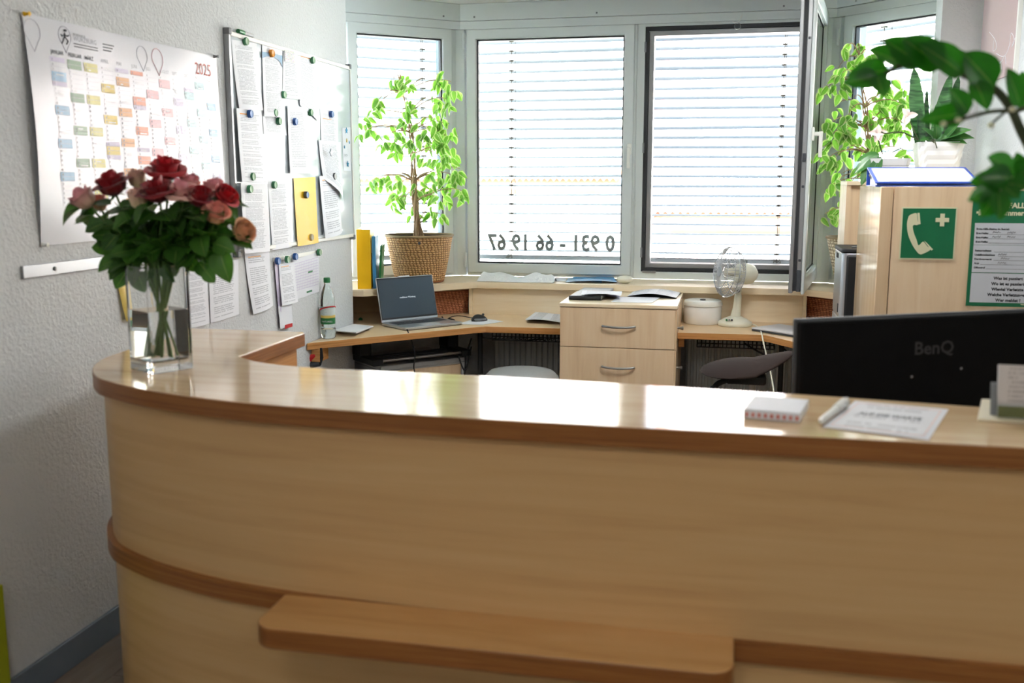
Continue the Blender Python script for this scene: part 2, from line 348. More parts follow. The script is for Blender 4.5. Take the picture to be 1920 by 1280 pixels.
# ================================================================ THE ROOM
XL, XR, ZC = -2.011, 1.17, 2.578
b = MB(); b.box(-2.9, -3.5, -.2, 4.4, 6.4, -.012); FLOOR = struct(b.build('floor', 'asphalt'))
pl = MB().box(-.078, -.6, -.012, .078, .6, 0).mesh('plank', 'floor_oak')
pl2 = MB().box(-.078, -.3, -.012, .078, .3, 0).mesh('plank', 'floor_oak')
for i in range(8):
    for k in range(5):
        q = inst(pl, 'plank', FLOOR, FLOOR.matrix_basis.inverted() @ T(XL+.085+i*.158, .4+k*1.202+(i % 3)*.4, 0))
b = MB().box(XL+8*.158+.006, -3.4, -.012, 4.2, 5.9, 0).box(XL+.006, -3.4, -.012, XL+8*.158+.006, -.25, 0)
o = b.build('plank', 'floor_oak', FLOOR, world=True); o['kind'] = 'stuff'
b = MB().box(-2.25, -3.5, -.012, XL, 5.14, ZC).box(-2.95, 5.02, -.012, -2.25, 5.14, ZC); struct(b.build('wall_left', 'wall_plaster'))
b = MB().box(XR, 3.3, -.012, 1.4, 5.62, ZC).box(.975, 5.45, -.012, XR, 5.62, ZC).box(1.4, 3.3, -.012, 4.4, 3.5, ZC).box(4.2, -3.5, -.012, 4.4, 3.3, ZC); struct(b.build('wall_right', 'wall_plaster'))
b = MB().box(-2.25, -3.7, -.012, 4.4, -3.5, ZC); struct(b.build('wall_front', 'wall_plaster'))
BAY = [(-2.95, 5.0), (-1.655, 6.1), (.545, 6.1), (1.09, 5.555)]
b = MB().prism([(-2.95, -3.7), (4.4, -3.7), (4.4, 5.9), (1.3, 6.0), (.68, 6.45), (-1.8, 6.45), (-2.95, 5.5)], ZC, 4.0); struct(b.build('ceiling', 'ceiling_white'))  # slab made extra thick and run past the bay to shade the blinds
b = MB().box(XL, -3.4, 0, XL+.013, 4.6, .098); struct(b.build('baseboard_left', 'grey_skirting', bevel=.003))
b = MB().box(-2.004, 2.0, .101, -1.985, 2.33, .40); tag(b.build('lime_panel', 'lime', bevel=.004), 'lime green painted board standing against the left wall at the frame edge', 'board')
# ---- bay frames: local s along the wall, d outward, z up
def seg(p, q):
    p = Vector((*p, 0)); q = Vector((*q, 0)); x = (q-p).normalized(); return frame_m(p, x, Vector((-x.y, x.x, 0)), Vector((0, 0, 1))), (q-p).length
ML, LL = seg((-2.786, 5.14), BAY[1]); MC, LC = seg(BAY[1], BAY[2]); MR, LR = seg(BAY[2], (1.165, 5.48))
def bx(mb, M, s0, s1, d0, d1, z0, z1, mi=0): return mb.box(s0, d0, z0, s1, d1, z1, mi, M)
def ring(mb, M, s0, s1, z0, z1, w, d0, d1, mi=0, wb=None):
    wb = wb or w; o = [(s0, z0), (s1, z0), (s1, z1), (s0, z1)]; i = [(s0+w, z0+wb), (s1-w, z0+wb), (s1-w, z1-w), (s0+w, z1-w)]
    vs = [M @ Vector((s, d, z)) for d in (d0, d1) for (s, z) in o+i]; fs = []
    for k in range(4):
        j = (k+1) % 4
        fs += [(k, j, 4+j, 4+k), (8+j, 8+k, 12+k, 12+j), (j, k, 8+k, 8+j), (4+k, 4+j, 12+j, 12+k)]
    return mb.add(vs, fs, mi)
b = MB()
for M, L in ((ML, LL), (MC, LC), (MR, LR)): bx(b, M, -.06, L+.06, .01, .2, 0, .905)
struct(b.build('wall_back', 'wall_plaster'))
for i, (M, L, a0, a1) in enumerate(((ML, LL, 0, .02), (MC, LC, -.01, .01), (MR, LR, -.02, 0))):
    t = struct(bx(MB(), M, a0, L+a1, -.03, .2, 2.478, ZC).build('trim_%d' % (i+1), 'window_white', bevel=.004))
    for s_ in ((.1, L-.12) if i == 0 else (.1, .84, L-.3) if i == 1 else (.14,)):
        bx(MB(), M, s_-.005, s_+.005, -.033, -.028, 2.494, 2.504).build('screw', 'mid_grey', t, world=True)
    bx(MB(), M, a0, L+a1, -.022, .16, 2.43, 2.476).build('head_rail', 'window_white', t, world=True)
def hinge(M, s_, z, parent):
    MB().tube([M @ Vector((s_, -.03, z-.045)), M @ Vector((s_, -.03, z+.045))], .009, 10).build('hinge', 'window_white', parent, world=True, smooth=40)
def lever(M, s_, z, d, parent, down=.11):
    b = MB(); bx(b, M, s_-.013, s_+.013, d-.012, d, z-.03, z+.035); bx(b, M, s_-.008, s_+.008, d-.04, d-.01, z-.008, z+.012); bx(b, M, s_-.010, s_+.008, d-.052, d-.034, z-down, z+.014)
    b.build('handle', 'white_plastic', parent, world=True, bevel=.004)
def window(name, M, s0, s1, gs0, gs1, gz0=1.02, gz1=2.37, z0=.94, z1=2.43):
    f = struct(ring(MB(), M, s0, s1, z0, z1, .05, -.005, .12).build(name, 'window_white', bevel=.004))
    sh = ring(MB(), M, gs0-.06, gs1+.06, gz0-.06, gz1+.06, .06, -.025, .05).build('sash', 'window_white', f, world=True, bevel=.006)
    ring(MB(), M, gs0-.001, gs1+.001, gz0-.001, gz1+.001, .009, .0, .03).build('gasket', 'gasket', sh, world=True)
    bx(MB(), M, gs0, gs1, .012, .016, gz0, gz1).build('pane', 'pane', sh, world=True)
    return f, sh
def blind(M, s0, s1, z0, z1, cords, label, pitch=.0585, d=.2):
    t = thing('venetian_blind', label, 'blind', M @ Vector(((s0+s1)/2, d, z0)), 0, 'outdoor blinds before the bay windows')
    n = int((z1-z0-.03)/pitch); me = {}
    for i in range(n):
        z = z0+.035+i*pitch; tilt = random.uniform(-.23, -.17); sk = random.uniform(-.003, .003); b = MB(); vs = []; k = 5
        for j in range(k):
            w = (j/(k-1)-.5); y = w*.074; zz = .006*(1-4*w*w)+y*tilt
            vs += [M @ Vector((s0, d+y, z+zz-sk)), M @ Vector((s1, d+y, z+zz+sk))]
        b.add(vs, [(2*j, 2*j+1, 2*j+3, 2*j+2) for j in range(k-1)]); b.build('slat', 'slat_metal', t, world=True, smooth=60)
    bx(MB(), M, s0, s1, d-.038, d+.038, z0-.022, z0+.006).build('bottom_rail', 'mid_grey', t, world=True, bevel=.004)
    for c in cords:
        b = MB().tube([M @ Vector((c, d-.03, z0-.01)), M @ Vector((c, d-.03, z1))], .0022, 5).tube([M @ Vector((c+.012, d+.02, z0)), M @ Vector((c+.012, d+.02, z1))], .0018, 5)
        for i in range(n): bx(b, M, c-.012, c+.012, d-.045, d-.02, z0+.033+i*pitch, z0+.041+i*pitch)
        b.build('ladder_cord', 'cord_dark', t, world=True)
        b = MB()
        for q in range(4):
            b.tube(spline([M @ Vector((c, d-.035, z0+.01)), M @ Vector((c+random.uniform(-.035, .035), d-.05, z0-.012)), M @ Vector((c+random.uniform(-.03, .03), d-.05, z0+.02))], 5), .002, 4)
        b.build('cord_knot', 'cord_dark', t, world=True)
    return t
def sloc(M, x, y):
    Mi = M.inverted(); o = Mi @ _C; d = Mi.to_3x3() @ sight(x, y); q = o+d*(-o.y/d.y); return q.x, q.z
for i, (p, q) in enumerate(((BAY[1], (-1.655, 6.1)), (BAY[2], (.545, 6.1)))):
    x, y = p; sg = -1 if i == 0 else 1
    struct(MB().prism([(x-sg*.03, y-.004), (x+sg*.022, y-.024), (x+sg*.16, y+.02), (x+sg*.10, y+.24), (x-sg*.03, y+.14)], .94, 2.476).build('trim_%d' % (i+4), 'window_white', bevel=.003))
g0, g1 = sloc(ML, 667, 74)[0], sloc(ML, 828, 83)[0]
w1, sh = window('window_1', ML, .0, LL-.02, g0, g1); lever(ML, g1+.03, 1.68, -.025, sh)
CORN = Vector((-1.655, 6.1, 0)); s2 = lambda X: X+1.655
w2, sh2 = window('window_2', MC, s2(-1.615), s2(-.575), s2(-1.548), s2(-.65)); lever(MC, s2(-.61), 1.71, -.025, sh2)
hinge(MC, s2(-1.622), 2.36, w2); hinge(MC, s2(-1.618), 1.04, w2)
g4 = sloc(MR, 1604, 52)[0]
w4, sh4 = window('window_4', MR, .02, LR-.01, g4, LR-.08)
hinge(MR, .03, 2.32, w4)
w3 = struct(ring(MB(), MC, s2(-.575), s2(.53), .94, 2.46, .045, -.005, .12).build('window_3', 'window_white', bevel=.004))
ring(MB(), MC, s2(-.53), s2(.485), .985, 2.415, .022, .0, .02).build('gasket', 'gasket', w3, world=True)
ring(MB(), MC, s2(-.508), s2(.463), 1.007, 2.393, .03, .01, .11).build('rebate', 'sash_metal', w3, world=True, bevel=.004)
bx(MB(), MC, s2(-.52), s2(-.44), -.012, .0, .978, .99).build('corner_fitting', 'steel', w3, world=True)
for z in (1.1, 1.72, 2.3): bx(MB(), MC, s2(-.534), s2(-.524), -.012, .01, z-.03, z+.03).build('striker_plate', 'mid_grey', w3, world=True, bevel=.002)
# the open casement, hinged right
a = math.radians(8); hx = Vector((.505, 6.075, 0)); ux = Vector((-math.sin(a), -math.cos(a), 0)); nx = Vector((-math.cos(a), math.sin(a), 0))
MS = frame_m(hx, ux, nx, Vector((0, 0, 1))); SW = .965; Z0, Z1 = .972, 2.452
sash = ring(MB(), MS, 0, SW-.012, Z0+.012, Z1-.012, .07, .028, .052).build('sash', 'sash_metal', w3, world=True, bevel=.004)
ring(MB(), MS, .004, SW-.016, Z0+.016, Z1-.016, .05, .052, .068).build('gasket', 'gasket', sash, world=True)
ring(MB(), MS, 0, SW-.006, Z0+.004, Z1-.004, .066, .068, .088).build('outer_frame', 'sash_metal', sash, world=True, bevel=.004)
ring(MB(), MS, -.01, SW, Z0, Z1, .075, .012, .028).build('inner_frame', 'window_white', sash, world=True, bevel=.005)
ring(MB(), MS, .064, SW-.072, Z0+.07, Z1-.07, .006, .022, .062).build('glazing_bead', 'window_white', sash, world=True)
ring(MB(), MS, .07, SW-.078, Z0+.076, Z1-.076, .006, .033, .043).build('glass_gasket', 'gasket', sash, world=True)
bx(MB(), MS, .064, SW-.07, .036, .04, Z0+.07, Z1-.07).build('pane', 'pane', sash, world=True)
bx(MB(), MS, SW-.014, SW-.004, .03, .05, Z0+.014, Z0+.12).build('corner_fitting', 'dark_grey', sash, world=True, bevel=.002)
bx(MB(), MS, SW-.014, SW-.002, .032, .048, 1.62, 1.66).build('lock_bolt', 'dark_grey', sash, world=True, bevel=.003)
for z in (1.5, 2.2, 1.14): bx(MB(), MS, SW-.013, SW-.008, .034, .046, z-.006, z+.006).build('screw', 'dark_grey', sash, world=True, bevel=.003)
lever(MS @ Matrix.Scale(1, 4), SW-.04, 1.75, .012, sash)
blind(ML, .1, LL+.06, 1.06, 2.46, (g1-.055,), 'outdoor venetian blind before the left angled window behind the ficus')
blind(MC, s2(-1.62), s2(-.60), 1.053, 2.46, (s2(on_y(960, 300, 6.28).x),), 'outdoor venetian blind before the window bearing the phone number')
blind(MC, s2(-.55), s2(.52), 1.05, 2.50, (s2(on_y(1463, 300, 6.28).x),), 'outdoor venetian blind seen through the open window')
blind(MR, .0, LR+.05, 1.06, 2.50, (g4+.06,), 'outdoor venetian blind before the right angled window behind the plants', .075)
# phone number lettering on the outside of the pane
b = MB(); W_ = on_y(1153, 455, 6.116); W2_ = on_y(913, 455, 6.116)
vs, fs = text_geo('0 931 - 66 19 67', .1, 'LEFT', .0034); wd = max(v.x for v in vs)
zb = on_y(1030, 469, 6.116).z; sc = (W_.x-W2_.x)/wd
b.add([(W_.x-v.x*sc, 6.118, zb+v.y*sc*1.15) for v in vs], [f[::-1] for f in fs]); b.build('lettering', 'letter_grey', sh2, world=True)
# suction hook with wire
t = thing('suction_hook', 'clear suction hook with thin white wire at the top of the open window', 'hook', (.0, 6.07, 2.36))
cx = on_y(1383, 50, 6.07)
MB().lathe([(0, 0), (.016, .004), (.02, .012), (.008, .02), (0, .02)], 14, T(*cx) @ Matrix.Rotation(math.radians(90), 4, 'X')).build('suction_cup', 'clear_plastic', t, world=True, smooth=50)
MB().tube(spline([cx+Vector((-.03, 0, .03)), cx+Vector((-.01, -.01, .02)), cx+Vector((.01, -.01, .03)), cx+Vector((.025, 0, .07))], 6), .0025, 5).build('wire', 'white_plastic', t, world=True)
# ---- built-in ledge with backboard and niches
led = thing('window_ledge', 'maple window ledge with backboard running round the bay above the desk', 'ledge', (-.55, 5.9, .745))
MB().prism([(-2.0, 5.145), (-1.95, 5.145), (-1.5, 5.655), (-1.45, 5.70), (.40, 5.70), (.56, 5.55), (.965, 5.55), (.965, 5.66), (.545, 6.09), (-1.655, 6.09), (-2.76, 5.15)], .903, .94).build('sill_board', 'maple_pale', led, world=True, bevel=.002)
MB().box(-1.49, 5.745, .745, .40, 5.763, .903).build('backboard', 'maple_pale', led, world=True)
MB().box(-1.508, 5.72, .745, -1.49, 5.95, .903).build('divider', 'maple_pale', led, world=True)
MB().box(.40, 5.72, .745, .418, 5.95, .903).build('divider', 'maple_pale', led, world=True)
MB().prism([(-2.74, 5.17), (-1.66, 6.085), (-1.65, 6.065), (-2.70, 5.17)], .745, .903).build('niche_back', 'maple', led, world=True)
MB().prism([(.545, 6.085), (.965, 5.66), (.955, 5.64), (.53, 6.07)], .745, .903).build('niche_back', 'maple', led, world=True)
# ---- bodies of the unseen fill lamps, added behind the camera and before the desk
for (x, y), lb_ in zip(FILL_LAMPS+[(.25, 3.85)], ('added square fill lamp on the ceiling nearest behind the viewer on the left', 'added square fill lamp on the ceiling nearest behind the viewer on the right', 'added square fill lamp at the far left end of the lobby behind the viewer', 'added square fill lamp at the far right end of the lobby behind the viewer', 'added square fill lamp in the right wing of the lobby', 'added square fill lamp above the space between counter and bay desk')):
    t = thing('fill_lamp', lb_, 'lamp', (x, y, ZC), 0, 'added fill lamps on the ceiling')
    MB().box(-.32, -.32, -.02, .32, .32, 0).build('fill_lamp_body', 'white_plastic', t); MB().box(-.29, -.29, -.026, .29, .29, -.02).build('diffuser', 'fill_diffuser', t)
# ================================================================ OUTSIDE
struct(MB().box(-40, 6.6, -3.3, 40, 60, -3.0).build('ground', 'asphalt'))
def tiled_roof(name, label, x0, x1, y, z, depth, per, wall_lo=-3):
    t = thing(name, label, 'house', ((x0+x1)/2, y+.3, wall_lo))
    nx_ = int((x1-x0)/per*4); nr = int(depth/.34); b = MB(); vs = []
    for r in range(nr+1):
        for e in (0, 1):
            q = r*.34+(.335 if e else 0); lift = .045*(0 if e else 1)
            for i in range(nx_+1):
                X = x0+i*per/4; w = abs(math.sin(math.pi*(X-x0)/per))*.035
                vs.append((X, y+q*.74, z+q*.68+w+lift))
    k = nx_+1; rows = (nr+1)*2
    b.add(vs, [(j*k+i, j*k+i+1, (j+1)*k+i+1, (j+1)*k+i) for j in range(rows-1) for i in range(nx_)])
    o = b.build('roof_tile', 'roof_tile', t, world=True, smooth=50); o['kind'] = 'stuff'
    xe = x0+nx_*per/4
    MB().prism([(y, z-.03), (y+depth*.74, z+depth*.68-.03), (y+depth*.74, z+depth*.68-.1), (y+.04, z-.06)], 0, xe-x0, 0, frame_m((x0, 0, 0), (0, 1, 0), (0, 0, 1), (1, 0, 0))).build('roof_board', 'fascia', t, world=True)
    MB().box(x0+.1, y+.16, z-.14, xe-.1, y+.22, z).build('eaves_board', 'fascia', t, world=True)
    MB().box(x0+.1, y+.08, wall_lo, xe-.1, y+depth*.7, z-.14).build('wall', 'house_wall', t, world=True)
    return t, xe
xa = on_y(1163, 346, 12).x
HA, xe = tiled_roof('neighbor_house', 'sunlit tiled house roof filling the view outside the left and middle windows', xa-17, xa, 12, on_y(1000, 346, 12).z, 9, .075)
xb = on_y(1226, 412, 9.6).x
HB, xe = tiled_roof('neighbor_house', 'sunlit tiled roof with rust red verge outside the open window', xb, xb+10, 9.6, on_y(1350, 413, 9.6).z, 9, .07)
zb = on_y(1350, 413, 9.6).z
MB().prism([(9.58, zb-.12), (9.6+6.66, zb+6.0), (9.6+6.66, zb+6.2), (9.58, zb+.09)], -.1, 0, 0, frame_m((xb, 0, 0), (0, 1, 0), (0, 0, 1), (1, 0, 0))).build('verge_board', 'verge', HB, world=True)
t = thing('roof_dormer', 'small dark weathered dormer cheek on the sunlit roof outside', 'dormer', on_y(965, 280, 13.2))
pts = [on_y(x, y, 13.2) for x, y in ((956, 178), (988, 184), (977, 232), (962, 282), (957, 282))]
MB().prism([(p.x, p.z) for p in pts], 0, 2.6, 0, frame_m((0, 15.8, 0), (1, 0, 0), (0, 0, 1), (0, -1, 0))).build('cheek', 'slate', t, world=True)
for i, (x0, y0, x1, y1) in enumerate(((1053, 190, 1042, 245), (1127, 187, 1112, 244))):
    p = on_y(x0, y0, 13.6); q = on_y(x1, y1, 13.2)
    tag(MB().tube([p, q], .012, 5).tube([p, p+Vector((0, .35, 0))], .02, 5).tube([q, q+Vector((0, .3, -.02))], .02, 5).build('snow_guard_rod', 'slate'), ['left', 'right'][i]+' thin metal rod lying on the sunlit roof outside the phone number window', 'rod', 'metal rods on the roof')
# ================================================================ RECEPTION COUNTER
CH = 1.03; CT = .045
out = catmull2([(-1.80, 3.093), (-1.765, 2.75), (-1.742, 2.53), (-1.712, 2.43), (-1.665, 2.345), (-1.606, 2.272), (-1.544, 2.22), (-1.409, 2.148), (-1.29, 2.105), (-1.192, 2.077), (-1.10, 2.058), (-.98, 2.042), (-.80, 2.028), (-.60, 2.018), (-.35, 2.012), (0, 2.009), (.5, 2.009), (1.1, 2.009), (1.75, 2.009)], 4)
inn = catmull2([(1.75, 2.30), (.9, 2.335), (.644, 2.353), (.16, 2.42), (-.25, 2.456), (-.484, 2.476), (-.72, 2.486), (-.921, 2.489), (-1.072, 2.491), (-1.209, 2.515), (-1.30, 2.553), (-1.374, 2.612)], 4)+[(-1.374, 3.07), (-1.39, 3.093)]
top = out+inn
ctr = thing('reception_counter', 'curved maple reception counter with plywood edge and bag shelf across the foreground', 'counter', (-.2, 2.2, 0))
def offset(poly, d):
    r = []
    for i, p in enumerate(poly):
        a = Vector((*poly[max(i-1, 0)], 0)); c = Vector((*poly[min(i+1, len(poly)-1)], 0)); t = (c-a).normalized(); n = Vector((t.y, -t.x, 0)); r.append((p[0]-n.x*d, p[1]-n.y*d))
    return r
MB().prism(top, CH-CT, CH, 0, None, 1).build('countertop', ['maple_top', 'ply_edge'], ctr, world=True, bevel=.003)
def skin(path, z0, z1, th, name, mat, parent, smooth=40, bevel=0):
    n = len(path); inn_ = offset(path, th); b = MB()
    vs = [(x, y, z) for z in (z0, z1) for x, y in path]+[(x, y, z) for z in (z0, z1) for x, y in inn_]; fs = []
    for i in range(n-1):
        fs += [(i, i+1, n+i+1, n+i), (2*n+i+1, 2*n+i, 3*n+i, 3*n+i+1), (n+i, n+i+1, 3*n+i+1, 3*n+i), (i+1, i, 2*n+i, 2*n+i+1)]
    fs += [(0, n, 3*n, 2*n), (2*n-1, n-1, 3*n-1, 4*n-1)]
    return b.add(vs, fs).build(name, mat, parent, world=True, smooth=smooth, bevel=bevel)
skin(offset(out, .026), .57, CH-CT, .02, 'upper_panel', 'maple_front', ctr)
skin(offset(out, .028), .03, .545, .02, 'lower_panel', 'maple_front', ctr)
skin(offset(out, .010), .535, .58, .02, 'edge_moulding', 'ply_edge', ctr)
skin(offset(out, .06), 0, .06, .02, 'plinth', 'dark_grey', ctr)
# bag shelf in front
def rrect(x0, y0, x1, y1, r, n=6, corners=(1, 1, 1, 1)):
    p = []
    for k, (cx, cy, a0) in enumerate(((x1-r, y1-r, 0), (x0+r, y1-r, 90), (x0+r, y0+r, 180), (x1-r, y0+r, 270))):
        if corners[k]:
            for i in range(n+1): w = math.radians(a0+90*i/n); p.append((cx+r*math.cos(w), cy+r*math.sin(w)))
        else: p.append(((x1, y1), (x0, y1), (x0, y0), (x1, y0))[k])
    return p
MB().prism(rrect(-.985, 1.868, .034, 2.045, .05, 6, (0, 0, 1, 1)), .533, .582, 0, None, 1).build('bag_shelf', ['shelf_top', 'ply_edge'], ctr, world=True, bevel=.004)
# arm underside: support panel seen beneath the inner edge, and the lower work surface behind the front
MB().box(-1.42, 2.72, .03, -1.40, 3.06, CH-CT).build('arm_support', 'desk_edge', ctr, world=True)
MB().prism([(-1.0, 2.08), (1.7, 2.07), (1.7, 2.95), (.1, 2.95), (-.1, 2.55), (-1.0, 2.53)], .71, .745, 0, None, 1).build('work_surface', ['maple_top', 'desk_edge'], ctr, world=True, bevel=.002)
for x in (.12, 1.62): MB().box(x, 2.12, 0, x+.03, 2.9, .71).build('support_panel', 'maple_v', ctr, world=True)
# ================================================================ BAY DESK
DZ = .745
dk = thing('bay_desk', 'maple desk fitted round the bay below the windows with orange brown edge', 'desk', (-.6, 5.5, 0))
MB().prism([(-2.005, 4.50), (-1.979, 4.54), (-1.33, 5.22), (-1.29, 5.25), (-.866, 5.262), (-.866, 6.07), (-1.645, 6.07), (-2.72, 5.165), (-2.005, 5.150)], DZ-.034, DZ, 0, None, 1).build('worktop', ['maple', 'desk_edge'], dk, world=True, bevel=.002)
MB().prism([(-.258, 5.245), (.165, 5.262), (.19, 5.25), (.53, 4.74), (.95, 4.74), (.95, 5.105), (.528, 5.105), (.528, 6.07), (-.258, 6.07)], DZ-.034, DZ, 0, None, 1).build('worktop', ['maple', 'desk_edge'], dk, world=True, bevel=.002)
MB().box(-2.005, 4.55, DZ-.10, -1.96, 4.66, DZ-.034).build('wall_bracket', 'desk_edge', dk, world=True, bevel=.003)
MB().box(-.255, 5.30, DZ-.085, -.225, 5.34, DZ-.034).build('wall_bracket', 'desk_edge', dk, world=True, bevel=.003)
MB().tube([(-1.36, 5.40, .0), (-1.36, 5.40, DZ-.034)], .014, 10).build('leg', 'black', dk, world=True, smooth=40)
MB().tube([(.28, 5.42, .0), (.28, 5.42, DZ-.034)], .014, 10).build('leg', 'black', dk, world=True, smooth=40)
# cable trays hanging under the desk
def tray(x0, x1, y, label):
    t = thing('cable_tray', label, 'tray', ((x0+x1)/2, y, DZ-.09))
    b = MB(); n = int((x1-x0)/.022)
    for i in range(n+1):
        x = x0+(x1-x0)*i/n; b.tube([(x, y+.1, DZ-.04), (x, y+.1, DZ-.09), (x, y, DZ-.09), (x, y, DZ-.045)], .0025, 4)
    b.build('wire_mesh', 'black', t, world=True)['kind'] = 'stuff'
    b = MB()
    for z in (DZ-.05, DZ-.07, DZ-.09): b.tube([(x0, y, z), (x1, y, z)], .003, 5)
    b.build('rail', 'black', t, world=True); return t
tray(-1.28, -.88, 5.36, 'black wire cable tray under the left desk half beside the drawer unit'); tray(-.16, .24, 5.36, 'black wire cable tray under the right desk half above the saddle stool')
# radiators
def radiator(x0, x1, label):
    t = thing('radiator', label, 'radiator', ((x0+x1)/2, 5.98, .08), 0)
    MB().box(x0, 5.97, .1, x1, 6.03, .655).build('panel', 'window_white', t, world=True, bevel=.004)
    n = int((x1-x0)/.034)
    me = MB().prism([(-.012, 0), (.012, 0), (.007, -.022), (-.007, -.022)], .11, .65).mesh('ridge', 'window_white')
    for i in range(n): inst(me, 'ridge', t, rootmat(t).inverted() @ T(x0+.02+i*.034, 5.97, 0))
    MB().box(x0-.004, 5.94, .655, x1+.004, 6.035, .672).build('top_grille', 'light_grey', t, world=True, bevel=.003)
radiator(on_y(926, 650, 5.95).x, -.86, 'ribbed grey radiator under the desk left of the drawer unit'); radiator(-.24, .40, 'ribbed grey radiator under the desk behind the brown saddle stool')
# ================================================================ DRAWER UNIT
du = thing('drawer_unit', 'maple pedestal drawer unit in the middle of the bay desk with bow handles', 'cabinet', (-.562, 5.42, 0))
X0, X1, YF, YB = -.862, -.262, 5.12, 5.742
MB().box(X0, YF+.02, .04, X1, YB, .882).build('body', 'maple_v', du, world=True, bevel=.001)
MB().box(X0-.002, YF-.004, .882, X1+.006, YB, .90).build('top', 'maple_pale', du, world=True, bevel=.002)
MB().box(X0+.03, YF+.05, 0, X1-.03, YB-.02, .04).build('plinth', 'dark_grey', du, world=True)
zs = [(.674, .878), (.455, .670), (.25, .451), (.045, .246)]
for z0, z1 in zs:
    d = MB().box(X0+.003, YF, z0, X1-.003, YF+.02, z1).build('drawer', 'maple_v', du, world=True, bevel=.0015)
    zc = (z0+z1)/2+.008; c = (X0+X1)/2+.01
    MB().tube(spline([(c-.082, YF, zc+.003), (c-.08, YF-.016, zc+.003), (c-.04, YF-.024, zc), (c, YF-.026, zc-.001), (c+.04, YF-.024, zc), (c+.08, YF-.016, zc+.003), (c+.082, YF, zc+.003)], 5), .0055, 8).build('handle', 'steel', d, world=True, smooth=50)
for z in (.77, .56):
    dd = MB().box(X1, YF+.03, z-.10, X1+.004, YB-.05, z+.10).build('side_flap', 'maple_v', du, world=True)
    MB().lathe([(0, .03), (.009, .03), (.011, .026), (.006, .012), (.006, 0)], 12, T(X1+.004, YF+.12, z) @ Matrix.Rotation(math.radians(90), 4, 'Y')).build('knob', 'steel', dd, world=True, smooth=40)
# ================================================================ UNDER-DESK CABINET AND KEYBOARD TRAY (left wing)
A45 = math.radians(46)
def wing(x, y): return T(x, y, 0) @ RZ(A45)      # local x along the desk wing, local -y towards the room
uc = thing('under_desk_cabinet', 'low grey framed cabinet with maple drawer fronts under the left desk wing', 'cabinet', (-1.66, 5.25, 0), A45)
MB().box(-.24, -.02, .03, .24, .40, .515).build('body', 'light_grey', uc, bevel=.004); MB().box(-.262, -.03, .515, .262, .40, .54).build('top', 'light_grey', uc, bevel=.004)
for sx in (-1, 1): MB().box(sx*.251-.012, -.032, .0, sx*.251+.012, .40, .515).build('side_frame', 'light_grey', uc, bevel=.003)
for z0, z1 in ((.04, .26), (.27, .505)):
    d = MB().box(-.235, -.036, z0, .235, -.02, z1).build('drawer', 'maple_v', uc, bevel=.002)
    MB().lathe([(0, .02), (.016, .02), (.018, .012), (.018, 0)], 16, T(.02, -.036, (z0+z1)/2+.06) @ Matrix.Rotation(math.radians(90), 4, 'X')).build('knob', 'maple_v', d, smooth=40)
kt = thing('keyboard_tray', 'black pull out rack with aluminium rods hanging under the left desk wing', 'rack', (-1.69, 5.235, .565), A45)
for sx in (-.275, .275):
    MB().box(sx-.03, -.10, -.01, sx+.03, .16, .025).build('bracket', 'black', kt, bevel=.004); MB().box(sx-.035, .05, .02, sx+.035, .16, .10).build('clamp', 'black', kt, bevel=.006)
    MB().box(sx-.012, .09, .1, sx+.012, .12, .143).build('hanger', 'black', kt)
for y, z in ((-.08, .012), (.11, .085)): MB().tube([(-.28, y, z), (.28, y, z)], .008, 10).build('rod', 'steel', kt, smooth=40)
for k in range(4): MB().box(-.26, -.05+k*.05, .0, .26, -.015+k*.05, .006).build('slat', 'dark_grey', kt)
# loose cables below the desk
def cable(name, pts, r, mat, label, n=7): return tag(MB().tube(spline(pts, n), r, 6).build(name, mat, smooth=60), label, 'cable')
q = lambda x, y, Y: on_y(x, y, Y)
cable('cable', [q(763, 617, 4.93), q(772, 640, 4.95), q(778, 665, 4.97), (q(776, 690, 5.0)), q(783, 715, 5.0)], .0035, 'black', 'thin black charging cable hanging from the laptop over the desk edge')
cable('cable', [q(884, 634, 5.42), q(876, 660, 5.38), q(872, 690, 5.36), q(870, 720, 5.36)], .005, 'black', 'black cable hanging along the desk leg left of the radiator')
cable('cable', [q(860, 668, 5.2), q(868, 690, 5.2), q(874, 691, 5.22), q(884, 650, 5.4)], .004, 'black', 'black cable loop between keyboard rack and desk leg')
cable('cable', [q(905, 633, 5.35), q(940, 636, 5.34), q(980, 638, 5.34), q(1015, 636, 5.34), q(1025, 640, 5.34), q(1030, 634, 5.35)], .004, 'black', 'black cable sagging below the left wire tray')
cable('cable', [q(1395, 643, 5.5), q(1415, 655, 5.45), (q(1440, 668, 5.4)), q(1465, 675, 5.4)], .005, 'black', 'black cable hanging above the brown saddle stool')
cable('cable', [q(1460, 645, 5.45), q(1475, 658, 5.4), (q(1492, 662, 5.4))], .005, 'black', 'black cable under the right desk corner beside the monitor')
